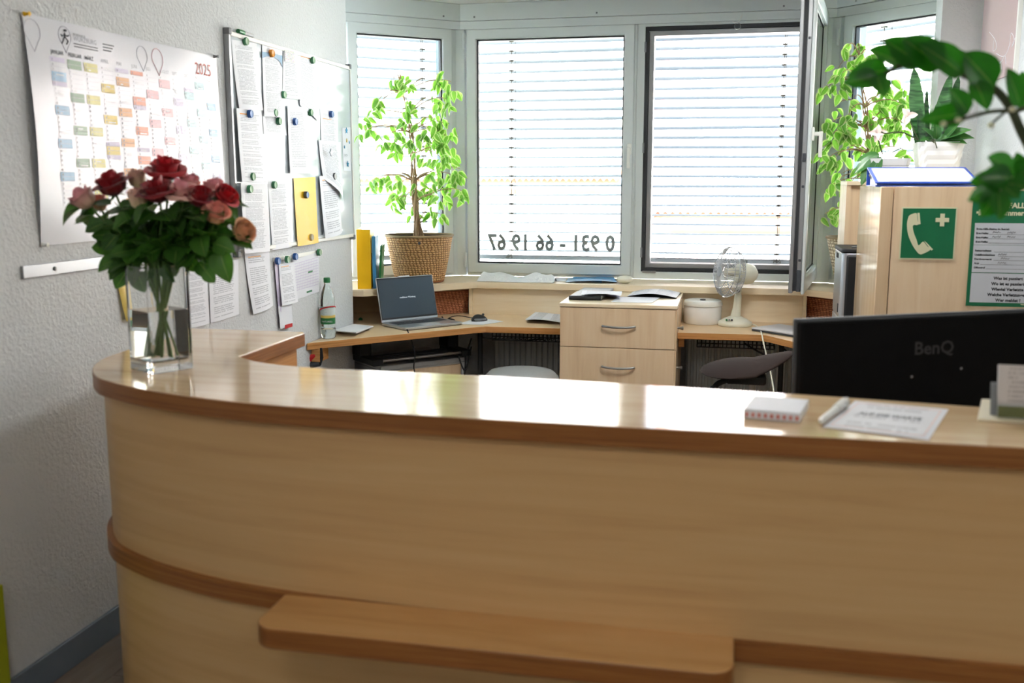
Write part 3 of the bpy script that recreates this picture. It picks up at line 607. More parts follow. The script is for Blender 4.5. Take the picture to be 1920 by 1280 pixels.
# ================================================================ RIGHT CABINETS
ca = thing('tall_cabinet', 'tall maple cabinet bearing the green emergency signs', 'cabinet', (.86, 4.36, 0))
CX0, CX1, CY0, CY1, CZ = .545, 1.165, 4.03, 4.68, 1.506
MB().box(CX0, CY0, .0, .590, CY1, CZ).build('side_panel', 'maple_gloss', ca, world=True, bevel=.002)
MB().box(.594, CY0+.002, .0, CX1, CY0+.022, CZ).build('back_panel', 'maple_v', ca, world=True, bevel=.001)
MB().box(.59, CY0+.022, 0.0, CX1, CY1, CZ-.02).build('body', 'maple_v', ca, world=True); MB().box(.592, CY0+.022, CZ-.02, CX1, CY1, CZ-.001).build('top', 'maple_pale', ca, world=True)
cb = thing('shelf_unit', 'maple shelf unit standing behind the tall sign cabinet by the right window', 'shelf', (.85, 5.3, 0))
for x0, x1, nm in ((.535, .555, 'side_panel'), (1.12, 1.14, 'side_panel')): MB().box(x0, 5.12, .0, x1, 5.42, 1.506).build(nm, 'maple_v', cb, world=True)
MB().box(.535, 5.115, 1.506, 1.14, 5.42, 1.526).build('top', 'maple_pale', cb, world=True, bevel=.002)
MB().box(.555, 5.14, .0, 1.12, 5.16, 1.506).build('back_panel', 'maple_v', cb, world=True)
for z in (.4, .8, 1.2): MB().box(.555, 5.16, z, 1.12, 5.42, z+.02).build('shelf_board', 'maple_v', cb, world=True)
# ================================================================ STOOLS AND CHAIR
def base5(parent, z0, r, mat='black'):
    for k in range(5):
        w = 2*math.pi*k/5+.3; c, s_ = math.cos(w), math.sin(w)
        sp = MB().tube([(0, 0, z0), (c*r*.5, s_*r*.5, z0-.015), (c*r, s_*r, z0-.04)], [.022, .018, .014], 8).build('spoke', mat, parent, smooth=50)
        MB().lathe([(0, -.012), (.024, -.012), (.026, -.006), (.026, .006), (.024, .012), (0, .012)], 14, T(c*r, s_*r, .027) @ RZ(w+1.57) @ Matrix.Rotation(math.radians(90), 4, 'X')).build('caster', 'black', sp, smooth=40)
st = thing('saddle_stool', 'dark brown saddle stool under the right desk beside the monitor', 'stool', (.09, 4.75, 0))
def sad(u, v):
    w = 2*math.pi*u; ph = math.pi*(v-.5); cx, sx_ = math.cos(w)*math.cos(ph), math.sin(w)*math.cos(ph); z = math.sin(ph)
    x = cx*.215; y = sx_*.19*(1-.25*cx)
    return (x, y, .68+z*.028+.035*cx*cx*(1 if cx > 0 else -1)+(.03*cx if cx > .3 else 0)-.03*(y/.19)**2)
MB().grid(sad, 36, 14).build('seat', 'upholstery_brown', st, smooth=80)
MB().box(-.09, -.06, .592, .09, .06, .635).build('mechanism', 'black', st, bevel=.01)
MB().tube(spline([(-.08, -.03, .61), (-.13, -.05, .59), (-.15, -.06, .56), (-.17, -.06, .54)], 5), [.014]*8+[.02]*8, 8).build('lever', 'black', st, smooth=50)
MB().tube([(.03, 0, .60), (.03, 0, .30)], .016, 12).build('gas_lift', 'steel', st, smooth=40); MB().tube([(.03, 0, .32), (.03, 0, .085)], .026, 12).build('column', 'black', st, smooth=40)
sb = bpy.data.objects.new('star_base', MB().lathe([(0, .07), (.045, .07), (.045, .11), (0, .11)], 14, T(.03, 0, 0)).mesh('star_base', 'black', 40)); COL.objects.link(sb); sb.parent = st
base5(sb, .095, .27)
gs = thing('round_stool', 'grey upholstered round stool under the desk left of the drawer unit', 'stool', (-1.06, 5.10, 0))
MB().lathe([(0, .44), (.12, .44), (.185, .45), (.2, .475), (.198, .505), (.17, .533), (.1, .545), (0, .548)], 36).build('seat', 'upholstery_grey', gs, smooth=70)
for k in range(4): w = math.pi/4+k*math.pi/2; MB().tube([(.1*math.cos(w),   .1*math.sin(w), .44), (.17*math.cos(w), .17*math.sin(w), 0)], .014, 8).build('leg', 'black', gs, smooth=40)
oc = thing('office_chair', 'light grey shell backed office chair half hidden behind the black monitor', 'chair', (.39, 3.46, 0), math.radians(35))
def shell(u, v):
    w = (u-.5)*1.9; x = math.sin(w)*.27*(1-.22*v*v); return (x, -.22+.10*math.cos(w)*-1+.18*v*v*.3, .50+v*.46)
def shell2(u, v): p = Vector(shell(u, v)); return p+Vector((0, .02, 0))
b = MB().grid(shell, 16, 10).grid(shell2, 16, 10); b.build('backrest', 'light_grey', oc, smooth=60)
MB().prism(rrect(-.24, -.26, .24, .24, .1), .44, .50).build('seat', 'upholstery_grey', oc, bevel=.02)
MB().tube([(0, 0, .44), (0, 0, .1)], .025, 12).build('column', 'black', oc, smooth=40)
sb = bpy.data.objects.new('star_base', MB().lathe([(0, .07), (.045, .07), (.045, .11), (0, .11)], 14).mesh('star_base', 'black', 40)); COL.objects.link(sb); sb.parent = oc
base5(sb, .095, .30)
# ================================================================ LEFT WALL
def wl(x, y, off=0.0): return on_x(x, y, XL+off)
def quadfn(c, X, bow=0.0, curl=0.0, n=Vector((1, 0, 0))):
    tl, tr, bl, br = c
    def f(u, v):
        p = (bl*(1-u)+br*u)*(1-v)+(tl*(1-u)+tr*u)*v
        return p+n*(bow*math.sin(math.pi*u)*(1-v)+curl*(1-v)**2)
    return f
def sheet(name, label, px, off, mat, bow=.004, curl=.006, cat='paper', group=None, scale=True, nu=6, nv=8):
    P = [(400+x/2.1, 30+y/2.1) if scale else (x, y) for x, y in px]
    c = [wl(x, y, off) for x, y in P]
    o = MB().grid(quadfn(c, XL+off, bow, curl), nu, nv).build(name, mat, smooth=60); tag(o, label, cat, group); return o
# wall calendar
cal = thing('wall_calendar', 'large glossy white year planner for 2025 pinned to the left wall', 'calendar', wl(40, 462))
cc = [wl(40, 23, .004), wl(405, 106, .004), wl(77, 461, .004), wl(432, 428, .004)]
def calf(u, v):
    p = (cc[2]*(1-u)+cc[3]*u)*(1-v)+(cc[0]*(1-u)+cc[1]*u)*v
    w = .012*math.sin(math.pi*v)*max(0, 1-u*3)+.006*math.sin(math.pi*u)*math.sin(math.pi*v)+.004*math.sin(9*u+2)*math.sin(math.pi*v)
    return p+Vector((w, 0, 0))
MB().grid(calf, 40, 24).build('sheet', 'calendar_gloss', cal, world=True, smooth=60)
CM = ['c_blue', 'c_green', 'c_yel', 'c_yel2', 'c_or', 'c_sal', 'c_pink', 'c_lil', 'c_grey', 'c_bg', 'rule', 'ink_grey', 'ink_red', 'ink', 'c_day']
b = MB(); CW = .0745; U0 = .088; V0 = .835; RH = .0212
def cs(u, v, d=.0015): return calf(u, v)+Vector((d, 0, 0))
def crect(u0, v0, u1, v1, mi, d=.0012): b.grid(lambda u, v: cs(u0+(u1-u0)*u, v0+(v1-v0)*v, d), 2, 1, mi)
months = ['JANUAR', 'FEBRUAR', 'MÄRZ', 'APRIL', 'MAI', 'JUNI', 'JULI', 'AUGUST', 'SEPT', 'OKT', 'NOV', 'DEZ']
first = [2, 5, 5, 1, 3, 6, 1, 4, 0, 2, 5, 0]; days = [31, 28, 31, 30, 31, 30, 31, 31, 30, 31, 30, 31]
colr = [0, 1, 2, 3, 4, 5, 6, 6, 7, 9, 9, 0]; lil = {0: [1, 6], 3: [18, 21], 4: [1, 29], 5: [9, 19], 9: [3], 11: [25, 26]}
for m in range(12):
    u0 = U0+m*CW
    for d_ in range(1, days[m]+1):
        wd_ = (first[m]+d_-1) % 7; v1 = V0-(d_-1)*RH
        if wd_ >= 5: crect(u0, v1-RH*.94, u0+CW*.84, v1, colr[m])
        elif d_ in lil.get(m, []): crect(u0, v1-RH*.94, u0+CW*.84, v1, 7)
        crect(u0, v1-RH, u0+CW*.84, v1-RH*.95, 10, .0016)
        crect(u0+CW*.1, v1-RH*.75, u0+CW*.1+(.0025 if d_ < 10 else .005), v1-RH*.3, 14, .0018)
        if (d_*7+m*3) % 4 == 0: crect(u0+CW*.26, v1-RH*.7, u0+CW*(.4+.3*((d_*5+m) % 3)/2), v1-RH*.45, 8, .0018)
CWID = (cc[1]-cc[0]).length; CHGT = (cc[0]-cc[2]).length
def calt(txt, size, u, v, mi, bold=0.0): put_text(b, txt, size, lambda x, y: cs(u+x/CWID, v+y/CHGT, .002), 0, 0, mi, bold=bold)
for m in range(12): calt(months[m], .0165, U0+m*CW+.006, V0+.014, 11 if m < 3 else 14, .0003 if m < 3 else 0)
calt('2025', .062, .845, V0+.045, 12); calt('WÜRZBURG', .021, .20, .925, 14); calt('SPORTHAUS', .011, .20, .947, 11)
for k in range(2): crect(.20, .910-k*.012, .31, .914-k*.012, 11)
for k in range(3): crect(.335, .935-k*.014, .39-(.008*k), .940-k*.014, 13 if k == 2 else 11)
for pts in ([(.165, .952), (.163, .936), (.175, .918), (.168, .902)], [(.163, .936), (.155, .915), (.148, .902)], [(.164, .945), (.152, .935), (.148, .942)], [(.164, .945), (.174, .938), (.181, .944)]):
    b.tube(spline([cs(u, v) for u, v in pts], 4), .0018, 4, 11)
b.tube([cs(.167, .958), cs(.167, .966)], .005, 6, 11)
def pinmark(uc, vc, r, mi, rr=.0012):
    w = [(uc+r*math.cos(a_)*.62, vc+r*math.sin(a_)) for a_ in [math.radians(-50+280*i/18) for i in range(19)]]
    b.tube([cs(u, v) for u, v in w+[(uc-.001, vc-r*1.75)]+w[:1]], rr, 4, mi)
pinmark(.163, .937, .042, 10, .0007); pinmark(.53, .92, .045, 10, .0007); pinmark(.615, .92, .05, 6, .001); pinmark(.03, .93, .05, 10, .0007)
b.build('print', CM, cal, world=True)
for nm, x, y, m, lb in (('push_pin', 45, 26, 'yellow', 'yellow push pin in the upper left corner of the year planner'), ('push_pin', 401, 106, 'mid_grey', 'grey push pin in the upper right corner of the year planner'), ('push_pin', 80, 459, 'white_plastic', 'white push pin in the lower left corner of the year planner')):
    p = wl(x, y, .004); tag(MB().lathe([(0, 0), (.007, 0), (.005, .006), (.004, .014), (.007, .018), (0, .019)], 12, T(*p) @ Matrix.Rotation(math.radians(90), 4, 'Y')).build('push_pin', m, smooth=40), lb, 'pin', 'pins of the year planner')
t = thing('magnet_rail', 'brushed metal magnet rail screwed to the wall under the year planner', 'rail', wl(40, 512))
r0, r1 = wl(39, 511, 0), wl(215, 494, 0)
MB().box(XL, r0.y, r0.z-.019, XL+.008, r0.y+.62, r0.z+.019).build('strip', 'steel', t, world=True, bevel=.002)
for y in (.14, .48): MB().lathe([(0, .004), (.006, .003), (.007, 0)], 10, T(XL+.008, r0.y+y, r0.z) @ Matrix.Rotation(math.radians(90), 4, 'Y')).build('screw', 'mid_grey', t, world=True, smooth=40)
# whiteboard
wb = thing('whiteboard', 'whiteboard with aluminium frame full of papers and magnets on the left wall', 'whiteboard', wl(447, 478))
w0, w1_ = wl(424, 56, .02), wl(447, 478, .02); yR = 5.137; zt, zb = w0.z, w1_.z+.004
y0_ = (w0.y+w1_.y)/2
MB().box(XL+.002, y0_+.01, zb+.01, XL+.017, yR-.01, zt-.01).build('face', 'whiteboard_face', wb, world=True)
for (a0, b0, a1, b1) in ((y0_, zb, y0_+.018, zt), (yR-.012, zb, yR, zt), (y0_, zt-.018, yR, zt), (y0_, zb, yR, zb+.018)):
    MB().box(XL, a0, b0, XL+.024, a1, b1).build('frame_rail', 'steel' if a1-a0 < .1 and a0 == y0_ else 'white_plastic', wb, world=True, bevel=.003)
for (a, c) in ((y0_, zt), (y0_, zb), (yR-.022, zt), (yR-.022, zb)):
    MB().box(XL-.0, a-.002, c-.014, XL+.027, a+.024, c+.012).build('corner_cap', 'mid_grey', wb, world=True, bevel=.004)
OF = .0185
GP = 'sheets on the whiteboard'
sheet('letter', 'printed sheet under the green magnet in the upper left corner of the whiteboard', [(70, 92), (172, 108), (92, 366), (186, 372)], OF, 'print_0', .008, .012, 'paper', GP)
sheet('letter', 'printed sheet under the two green magnets in the middle left of the whiteboard', [(192, 360), (274, 370), (196, 464), (286, 470)], OF, 'print_2', .003, .004, 'paper', GP)
sh2_ = sheet('letter', 'sheet with a blue arched header under the orange magnet', [(192, 112), (272, 128), (196, 396), (272, 398)], OF+.002, 'print_3', .008, .006, 'paper', GP)
c = [wl(400+x/2.1, 30+y/2.1, OF+.0055) for x, y in ((192, 140), (272, 156), (193, 170), (272, 185))]
b = MB(); f = quadfn(c, 0)
b.add([f(0, 1), f(1, 1), f(1, -.6), f(.9, .0), f(.7, .45), f(.45, .6), f(.2, .5), f(0, .1)], [(0, 7, 6, 5, 4, 3, 2, 1)]); b.build('arched_header', 'paper_blue', sh2_, world=True)
sh3 = sheet('letter', 'narrow sheet with a small photo at its top beside the orange magnet', [(277, 130), (332, 146), (270, 322), (347, 330)], OF+.004, 'print_4', .003, .003, 'paper', GP)
c = [wl(400+x/2.1, 30+y/2.1, OF+.0068) for x, y in ((281, 132), (318, 140), (281, 178), (320, 184))]
MB().grid(quadfn(c, 0), 2, 2).build('photo', 'photo_print', sh3, world=True)
sheet('letter', 'printed sheet under the rightmost green magnet in the top row of the whiteboard', [(334, 140), (406, 158), (338, 350), (411, 414)], OF+.001, 'print_1', .004, .003, 'paper', GP)
sheet('letter', 'printed sheet under the left blue magnet of the whiteboard', [(91, 362), (189, 372), (108, 652), (212, 656)], OF+.014, 'print_1', .006, .006, 'paper', GP)
sheet('letter', 'printed sheet under the middle blue magnet of the whiteboard', [(292, 352), (370, 360), (298, 620), (380, 620)], OF+.006, 'print_2', .004, .006, 'paper', GP)
sheet('letter', 'sheet with an orange line under the rightmost blue magnet', [(420, 364), (490, 374), (424, 500), (492, 505)], OF, 'print_5', .002, .002, 'paper', GP)
sheet('letter', 'curled sheet under the silver star magnet', [(414, 488), (502, 496), (428, 640), (508, 736)], OF+.004, 'print_2', .03, .006, 'paper', GP)
sheet('letter', 'sheet under the dark grey magnet at the lower right of the whiteboard', [(418, 630), (496, 624), (434, 876), (500, 852)], OF+.012, 'print_4', .02, .01, 'paper', GP)
sheet('letter', 'large printed sheet under the lower left green magnet of the whiteboard', [(108, 656), (213, 660), (122, 936), (222, 926)], OF+.022, 'print_3', .004, .002, 'paper', GP)
sheet('letter', 'printed table sheet left of the yellow envelope', [(215, 645), (299, 643), (230, 922), (306, 908)], OF, 'print_0', .004, .004, 'paper', GP)
sheet('envelope', 'shiny yellow envelope hanging at the bottom of the whiteboard', [(316, 638), (402, 634), (328, 906), (410, 892)], OF+.004, 'yellow', .012, .006, 'envelope')
st_ = sheet('sticker_card', 'white card with blue stars at the right edge of the whiteboard', [(507, 440), (540, 438), (513, 610), (542, 610)], OF, 'paper_white', .0, .0, 'card')
for x, y, m, r in ((524, 451, 'teal_ink', .017), (529, 583, 'teal_ink', .017), (525, 490, 'c_yel2', .012), (535, 497, 'teal_ink', .009), (516, 516, 'teal_ink', .009)):
    p = wl(400+x/2.1, 30+y/2.1, OF+.001); pts = [(r*(1 if k % 2 == 0 else .45)*math.sin(k*math.pi/5), r*(1 if k % 2 == 0 else .45)*math.cos(k*math.pi/5)) for k in range(10)]
    MB().prism(pts, 0, .002, 0, frame_m(p, (0, 1, 0), (0, 0, 1), (1, 0, 0))).build('star', m, st_, world=True)
b = MB(); p = wl(400+521/2.1, 30+552/2.1, OF+.001); put_text(b, 'EUCH', .016, lambda x, y: p+Vector((.0006, x, y)), -.018, 0); b.build('lettering', 'ink_grey', st_, world=True)
# sheets below and beside the board
GB = 'sheets below the whiteboard'
sheet('letter', 'crumpled printed sheet hanging below the left corner of the whiteboard', [(122, 934), (221, 926), (148, 1174), (226, 1138)], .004, 'print_4', .014, .012, 'paper', GB)
sheet('plastic_sleeve', 'clear plastic sleeve with a sheet hanging right of the vase', [(391, 494), (447, 486), (394, 606), (447, 589)], .003, 'print_4', .004, .003, 'sleeve', None, False)
sheet('letter', 'printed sheet hanging on the wall directly behind the right edge of the vase', [(344, 490), (386, 484), (352, 616), (391, 606)], .002, 'print_1', .004, .006, 'paper', GB, False)
sheet('note_sheet', 'narrow yellow note sheet hanging on the wall behind the vase', [(214, 498), (240, 496), (232, 602), (247, 598)], .004, 'c_yel2', .012, .01, 'paper', None, False)
t = thing('magnet_strip', 'white magnetic strip below the whiteboard holding notes', 'rail', wl(510, 486))
a0, a1 = wl(511, 487), wl(603, 470); MB().box(XL, a0.y, a0.z-.010, XL+.006, a1.y, a0.z+.010).build('strip', 'white_plastic', t, world=True, bevel=.002)
sheet('month_plan', 'white month plan with a ruled grid under the whiteboard', [(312, 960), (416, 928), (328, 1116), (418, 1084)], .007, 'paper_white', .0, .0, 'calendar')
b = MB(); c = [wl(400+x/2.1, 30+y/2.1, .0085) for x, y in ((318, 978), (412, 950), (326, 1082), (414, 1056))]; f = quadfn(c, 0)
for k in range(11): b.add([f(0, k/10), f(1, k/10), f(1, k/10+.02), f(0, k/10+.02)], [(0, 1, 2, 3)])
for k in range(15): b.add([f(k/14, 0), f(k/14+.008, 0), f(k/14+.008, 1), f(k/14, 1)], [(0, 1, 2, 3)])
for (u, v, w) in ((.55, .52, .2), (.45, -.2, .25)): b.add([f(u, v), f(u+w, v), f(u+w, v+.07), f(u, v+.07)], [(0, 1, 2, 3)], 1)
b.build('ruling', ['c_lil', 'mag_green'], bpy.data.objects['month_plan'], world=True)
sheet('note_strip', 'long narrow note strip with purple edge below the whiteboard', [(240, 962), (264, 958), (262, 1230), (276, 1226)], .009, 'c_lil', .002, .002, 'paper')
sheet('note_sheet', 'small white handwritten note under the green magnet below the board', [(258, 978), (319, 968), (264, 1140), (326, 1124)], .014, 'print_4', .01, .01, 'paper')
nt = sheet('note_sheet', 'small white note with a red corner hanging at the desk end', [(256, 1142), (308, 1130), (262, 1232), (312, 1214)], .011, 'paper_white', .003, .003, 'paper')
c = [wl(400+x/2.1, 30+y/2.1, .0175) for x, y in ((282, 1216), (312, 1208), (282, 1232), (312, 1222))]; MB().grid(quadfn(c, 0), 1, 1).build('red_corner', 'red', nt, world=True)
# magnets
def magnet(x, y, m, face, label, off=OF+.008, r=.0165):
    p = wl(400+x/2.1, 30+y/2.1, off); M = T(*p) @ Matrix.Rotation(math.radians(90), 4, 'Y')
    t = thing('round_magnet', label, 'magnet', p, 0, 'round magnets at the whiteboard')
    MB().lathe([(0, -.004), (r, -.004), (r, .008), (r*.92, .0105)], 18, M).build('rim', m, t, world=True, smooth=40)
    MB().lathe([(r*.92, .0105), (r*.8, .009), (0, .009)], 18, M).build('cap', face, t, world=True, smooth=40)
G, GF, B_, BF = 'mag_green', 'mag_face', 'mag_blue', 'mag_blue_face'
for x, y, m, fc, lb, of in ((125, 100, G, GF, 'green magnet in the upper left corner of the whiteboard', .004), (228, 147, 'mag_orange', 'mag_orange', 'orange round magnet on the sheet with blue header', .008),
    (389, 174, G, GF, 'green magnet at the right of the top row on the whiteboard', .005), (275, 310, G, GF, 'green magnet at the lower corner of the sheet with the small photo', .008), (241, 381, G, GF, 'upper one of the two green magnets below the blue header sheet', .008),
    (256, 414, G, GF, 'lower one of the two green magnets below the blue header sheet', .008), (143, 385, B_, BF, 'leftmost blue magnet on the whiteboard', .02), (381, 380, G, GF, 'green magnet right of the middle blue magnet', .008), (320, 416, B_, BF, 'middle blue magnet on the whiteboard', .01),
    (463, 387, B_, BF, 'rightmost blue magnet on the whiteboard', .004), (152, 632, G, GF, 'upper one of the stacked green magnets at the lower left of the whiteboard', .022), (142, 681, G, GF, 'lower one of the stacked green magnets at the lower left of the whiteboard', .028),
    (238, 665, G, GF, 'green magnet on the table sheet left of the yellow envelope', .004), (364, 704, 'mag_grey', BF, 'grey blue magnet on top of the yellow envelope', .014), (383, 871, 'mag_beige', 'mag_beige', 'beige magnet at the bottom of the yellow envelope', .018), (474, 631, 'mag_grey', 'light_grey', 'dark grey magnet at the lower right of the whiteboard', .024),
    (252, 964, B_, BF, 'blue magnet at the left end of the strip below the whiteboard', -.004), (289, 958, G, GF, 'green magnet on the handwritten note below the whiteboard', .002), (321, 947, B_, BF, 'blue magnet at the left top of the month plan', -.004), (415, 930, G, GF, 'green magnet at the right top of the month plan', -.004), (38, 910, B_, BF, 'pale blue magnet half hidden behind the apricot rose', -.008)):
    magnet(x, y, m, fc, lb, OF+of)
p = wl(400+460/2.1, 30+537/2.1, OF+.03); pts = [(.02*(1 if k % 2 == 0 else .4)*math.sin(k*math.pi/4), .02*(1 if k % 2 == 0 else .4)*math.cos(k*math.pi/4)) for k in range(8)]
tag(MB().prism(pts, 0, .008, 0, frame_m(p, (0, 1, 0), (0, 0, 1), (1, 0, 0))).build('star_magnet', 'silver', bevel=.002), 'silver star shaped magnet on the curled sheet', 'magnet')
t = thing('marker_pen', 'green whiteboard marker lying on top of the whiteboard frame', 'pen', (XL+.012, wl(446, 52).y, zt+.022))
yb = wl(446, 52, .012).y; MB().tube([(XL+.012, yb, zt+.012), (XL+.012, yb+.05, zt+.012)], .009, 10).build('cap', 'green', t, world=True, smooth=40); MB().tube([(XL+.012, yb+.05, zt+.011), (XL+.012, yb+.13, zt+.011)], .008, 10).build('barrel', 'light_grey', t, world=True, smooth=40)
# ================================================================ DESK: LEFT WING
def flat(name, label, px, z, th, mat, cat='paper', group=None, bevel=0):
    P = [on_z(x, y, z) for x, y in px]; o = MB().prism([(p.x, p.y) for p in P], z-th, z).build(name, mat, bevel=bevel); return tag(o, label, cat, group)
for k, (m, dx) in enumerate((('paper_grey', 0), ('paper_white', 2), ('paper_grey', -1), ('paper_white', 1), ('paper_white', 0))):
    t = flat('paper_stack' if k == 9 else 'booklet', ['lowest', 'second lowest', 'middle', 'second highest', 'topmost'][k]+' white booklet of the stack beside the water bottle', [(626+dx, 619), (668+dx, 623), (698+dx, 611), (662+dx, 607)], DZ+.005*(k+1), .0048, m, 'booklet', 'stack of booklets beside the bottle')
# water bottle
bp = Vector((-1.966, 4.68, DZ))
bt = thing('water_bottle', 'clear water bottle with green cap and green label by the wall', 'bottle', bp)
prof = [(.0, .004), (.030, .001), (.036, .006), (.0365, .05), (.034, .056), (.0345, .062), (.036, .07), (.036, .19), (.034, .21), (.028, .235), (.019, .258), (.0145, .27), (.014, .287)]
MB().lathe(prof, 28).build('glass_body', 'bottle_glass', bt, smooth=50)
MB().lathe([(0, .008), (.033, .008), (.0335, .048), (0, .048)], 24).build('water', 'water', bt, smooth=40)
MB().lathe([(.0155, .281), (.0165, .283), (.0165, .303), (.015, .306), (0, .306)], 20).build('cap', 'green', bt, smooth=40)
for nm, z0, z1, m in (('lower_label', .075, .107, 'green'), ('label_band', .105, .120, 'c_yel2'), ('upper_label', .118, .158, 'label_print')):
    b = MB(); b.lathe([(.0366, z0), (.0366, z1)], 28, None, 0, True); b.build(nm, m, bt, smooth=50)
MB().tube([(.0372*math.cos(w), .0372*math.sin(w), .152+.012*math.cos(w*1.0+.6)) for w in [2*math.pi*i/30 for i in range(31)]], .0035, 6).build('red_ribbon', 'red', bt, smooth=60)
b = MB(); put_text(b, 'NATURELL', .012, lambda x, y: Vector((.0373*math.cos(-1.3+x/.0373), .0373*math.sin(-1.3+x/.0373), .085+y)), -.03, 0); b.build('lettering', 'paper_white', bt)
tag(MB().lathe([(0, 0), (.012, 0), (.013, .006), (.006, .014), (0, .016)], 8, T(*on_z(676, 600, DZ))).build('paper_clip_box', 'green'), 'small green desk clip lying on the left desk wing', 'clip')
# laptop
lap = thing('laptop', 'open grey laptop with dark screen on the left desk wing', 'laptop', (-1.640, 5.215, DZ), math.radians(51))
LW, LD = .372, .245
MB().prism(rrect(-LW/2, -LD/2, LW/2, LD/2, .012), .003, .017, 0).build('base', 'silver', lap, bevel=.003)
b = MB()
kb = MB().box(-.0085, -.0075, .017, .0085, .0075, .0186)
for r in range(5):
    for k in range(15): b.box(-.158+k*.0215, .09-r*.0205-.015, .0172, -.158+k*.0215+.0175, .09-r*.0205, .0186)
b.build('keys', 'dark_grey', lap)['kind'] = 'stuff'
MB().prism(rrect(-.06, -.115, .06, -.035, .006), .0171, .0178).build('touchpad', 'light_grey', lap)
lid = Matrix.Translation((0, LD/2-.005, .018)) @ Matrix.Rotation(math.radians(-13), 4, 'X')
l_ = MB().box(-LW/2, 0, 0, LW/2, .008, .245, 0, lid).build('lid', 'silver', lap, bevel=.003)
MB().box(-LW/2+.004, -.0012, .012, LW/2-.004, 0, .241, 0, lid).build('bezel', 'black', l_)
MB().box(-LW/2+.008, -.0018, .022, LW/2-.008, -.0012, .234, 0, lid).build('screen', 'laptop_screen', l_)
b = MB(); put_text(b, 'mediblauer Würzburg', .0115, lambda x, y: lid @ Vector((x, -.0024, .125+y)), 0, 0, ax='CENTER', bold=.0003); b.build('lettering', 'screen_text', l_)
MB().box(-.04, -.004, .243, .03, .009, .249, 0, lid).build('camera_cover', 'paper_white', l_)
tag(MB().prism([(p.x, p.y) for p in [on_z(x, y, DZ) for x, y in ((858, 608), (905, 609), (944, 603), (897, 596))]], DZ+.0005, DZ+.003).build('mouse_pad', 'paper_white', bevel=.001), 'thin pale grey mouse pad beside the laptop', 'mouse pad')
mp = on_z(899, 602, DZ)
ms = thing('computer_mouse', 'black and grey computer mouse on the pale mouse pad', 'mouse', (mp.x, mp.y, DZ+.003), math.radians(50))
def mse(u, v): w = 2*math.pi*u; r = math.sin(math.pi*.5*v); return (.052*math.cos(w)*r*(1+.0*v), .031*math.sin(w)*r, .036*math.cos(math.pi*.5*v)*(1-.25*math.cos(w)*r))
MB().grid(mse, 24, 8).build('shell', 'black', ms, smooth=80)
MB().prism(rrect(-.045, -.032, .035, .032, .02), .004, .016).build('side_band', 'mid_grey', ms, bevel=.004); MB().tube([(.025, -.003, .033), (.025, .003, .033)], .007, 10).build('scroll_wheel', 'dark_grey', ms)
cable('cable', [Vector((mp.x-.03, mp.y+.02, DZ+.012)), on_z(862, 592, DZ+.004), on_z(846, 594, DZ+.004), on_z(838, 599, DZ+.004)], .0025, 'black', 'thin black mouse cable running to the laptop')
cable('cable', [on_z(829, 594, DZ+.006), on_z(836, 601, DZ+.006), on_z(852, 600, DZ+.006), on_z(842, 597, DZ+.006)], .004, 'black', 'black charger cable bunched at the back of the laptop')
for k in range(3):
    c = [on_z(x+k, y, DZ+.004+.006*k) for x, y in ((1003, 586), (1062, 582), (986-2*k, 601), (1058, 604))]
    g = quadfn(c, 0, .010, 0, Vector((0, 0, 1)))
    tag(MB().grid(lambda u, v: g(u, v)+Vector((0, 0, .006*math.sin(3*u+k))), 8, 6).build('loose_sheet', ['print_4', 'paper_white', 'print_2'][k], smooth=60), ['lowest', 'middle', 'top'][k]+' loose white sheet left of the drawer unit on the desk', 'paper', 'loose sheets by the drawer unit')
# red gadget hanging under desk
gd = thing('hand_labeller', 'red and dark grey plastic gadget hanging by a black strap under the left desk end', 'gadget', on_y(588, 690, 4.56))
g_ = lambda x, y, Y=4.56: on_y(x, y, Y)
MB().tube([g_(568, 686), g_(580, 672), g_(592, 665)], [.014, .02, .012], 8).build('red_body', 'red', gd, world=True, smooth=50)
MB().tube([g_(572, 688), g_(585, 683), g_(600, 682)], [.016, .018, .012], 8).build('grip', 'dark_grey', gd, world=True, smooth=50)
MB().tube([g_(600, 684), g_(603, 670), g_(602, 652)], [.006, .010, .006], 8).build('strap', 'black', gd, world=True, smooth=50)
# binders on the ledge
def binder(name, x0, x1, y0, y1, h, mat, label, lean=0):
    t = thing(name, label, 'binder', ((x0+x1)/2, y0, .9405), math.radians(15)); L = Matrix.Rotation(lean, 4, 'Y'); w = (x1-x0)/2; d = y1-y0
    MB().box(-w, 0, 0, w, .003, h, 0, L).build('spine', mat, t); 
    for sx in (-1, 1): MB().box(min(sx*w, sx*(w-.003)), .003, 0, max(sx*w, sx*(w-.003)), d, h, 0, L).build('cover', mat, t)
    MB().box(-w+.004, .02, .008, w-.004, d-.006, h-.012, 0, L).build('page_block', 'paper_white', t)
binder('ring_binder', -2.000, -1.926, 5.195, 5.46, .325, 'yellow', 'thick yellow ring binder standing at the wall end of the window ledge')
binder('slim_binder', -1.924, -1.906, 5.225, 5.46, .285, 'light_blue', 'slim light blue binder between the yellow binder and the green folder')
binder('folder', -1.902, -1.890, 5.25, 5.44, .235, 'green', 'thin green folder leaning beside the light blue binder', .06)
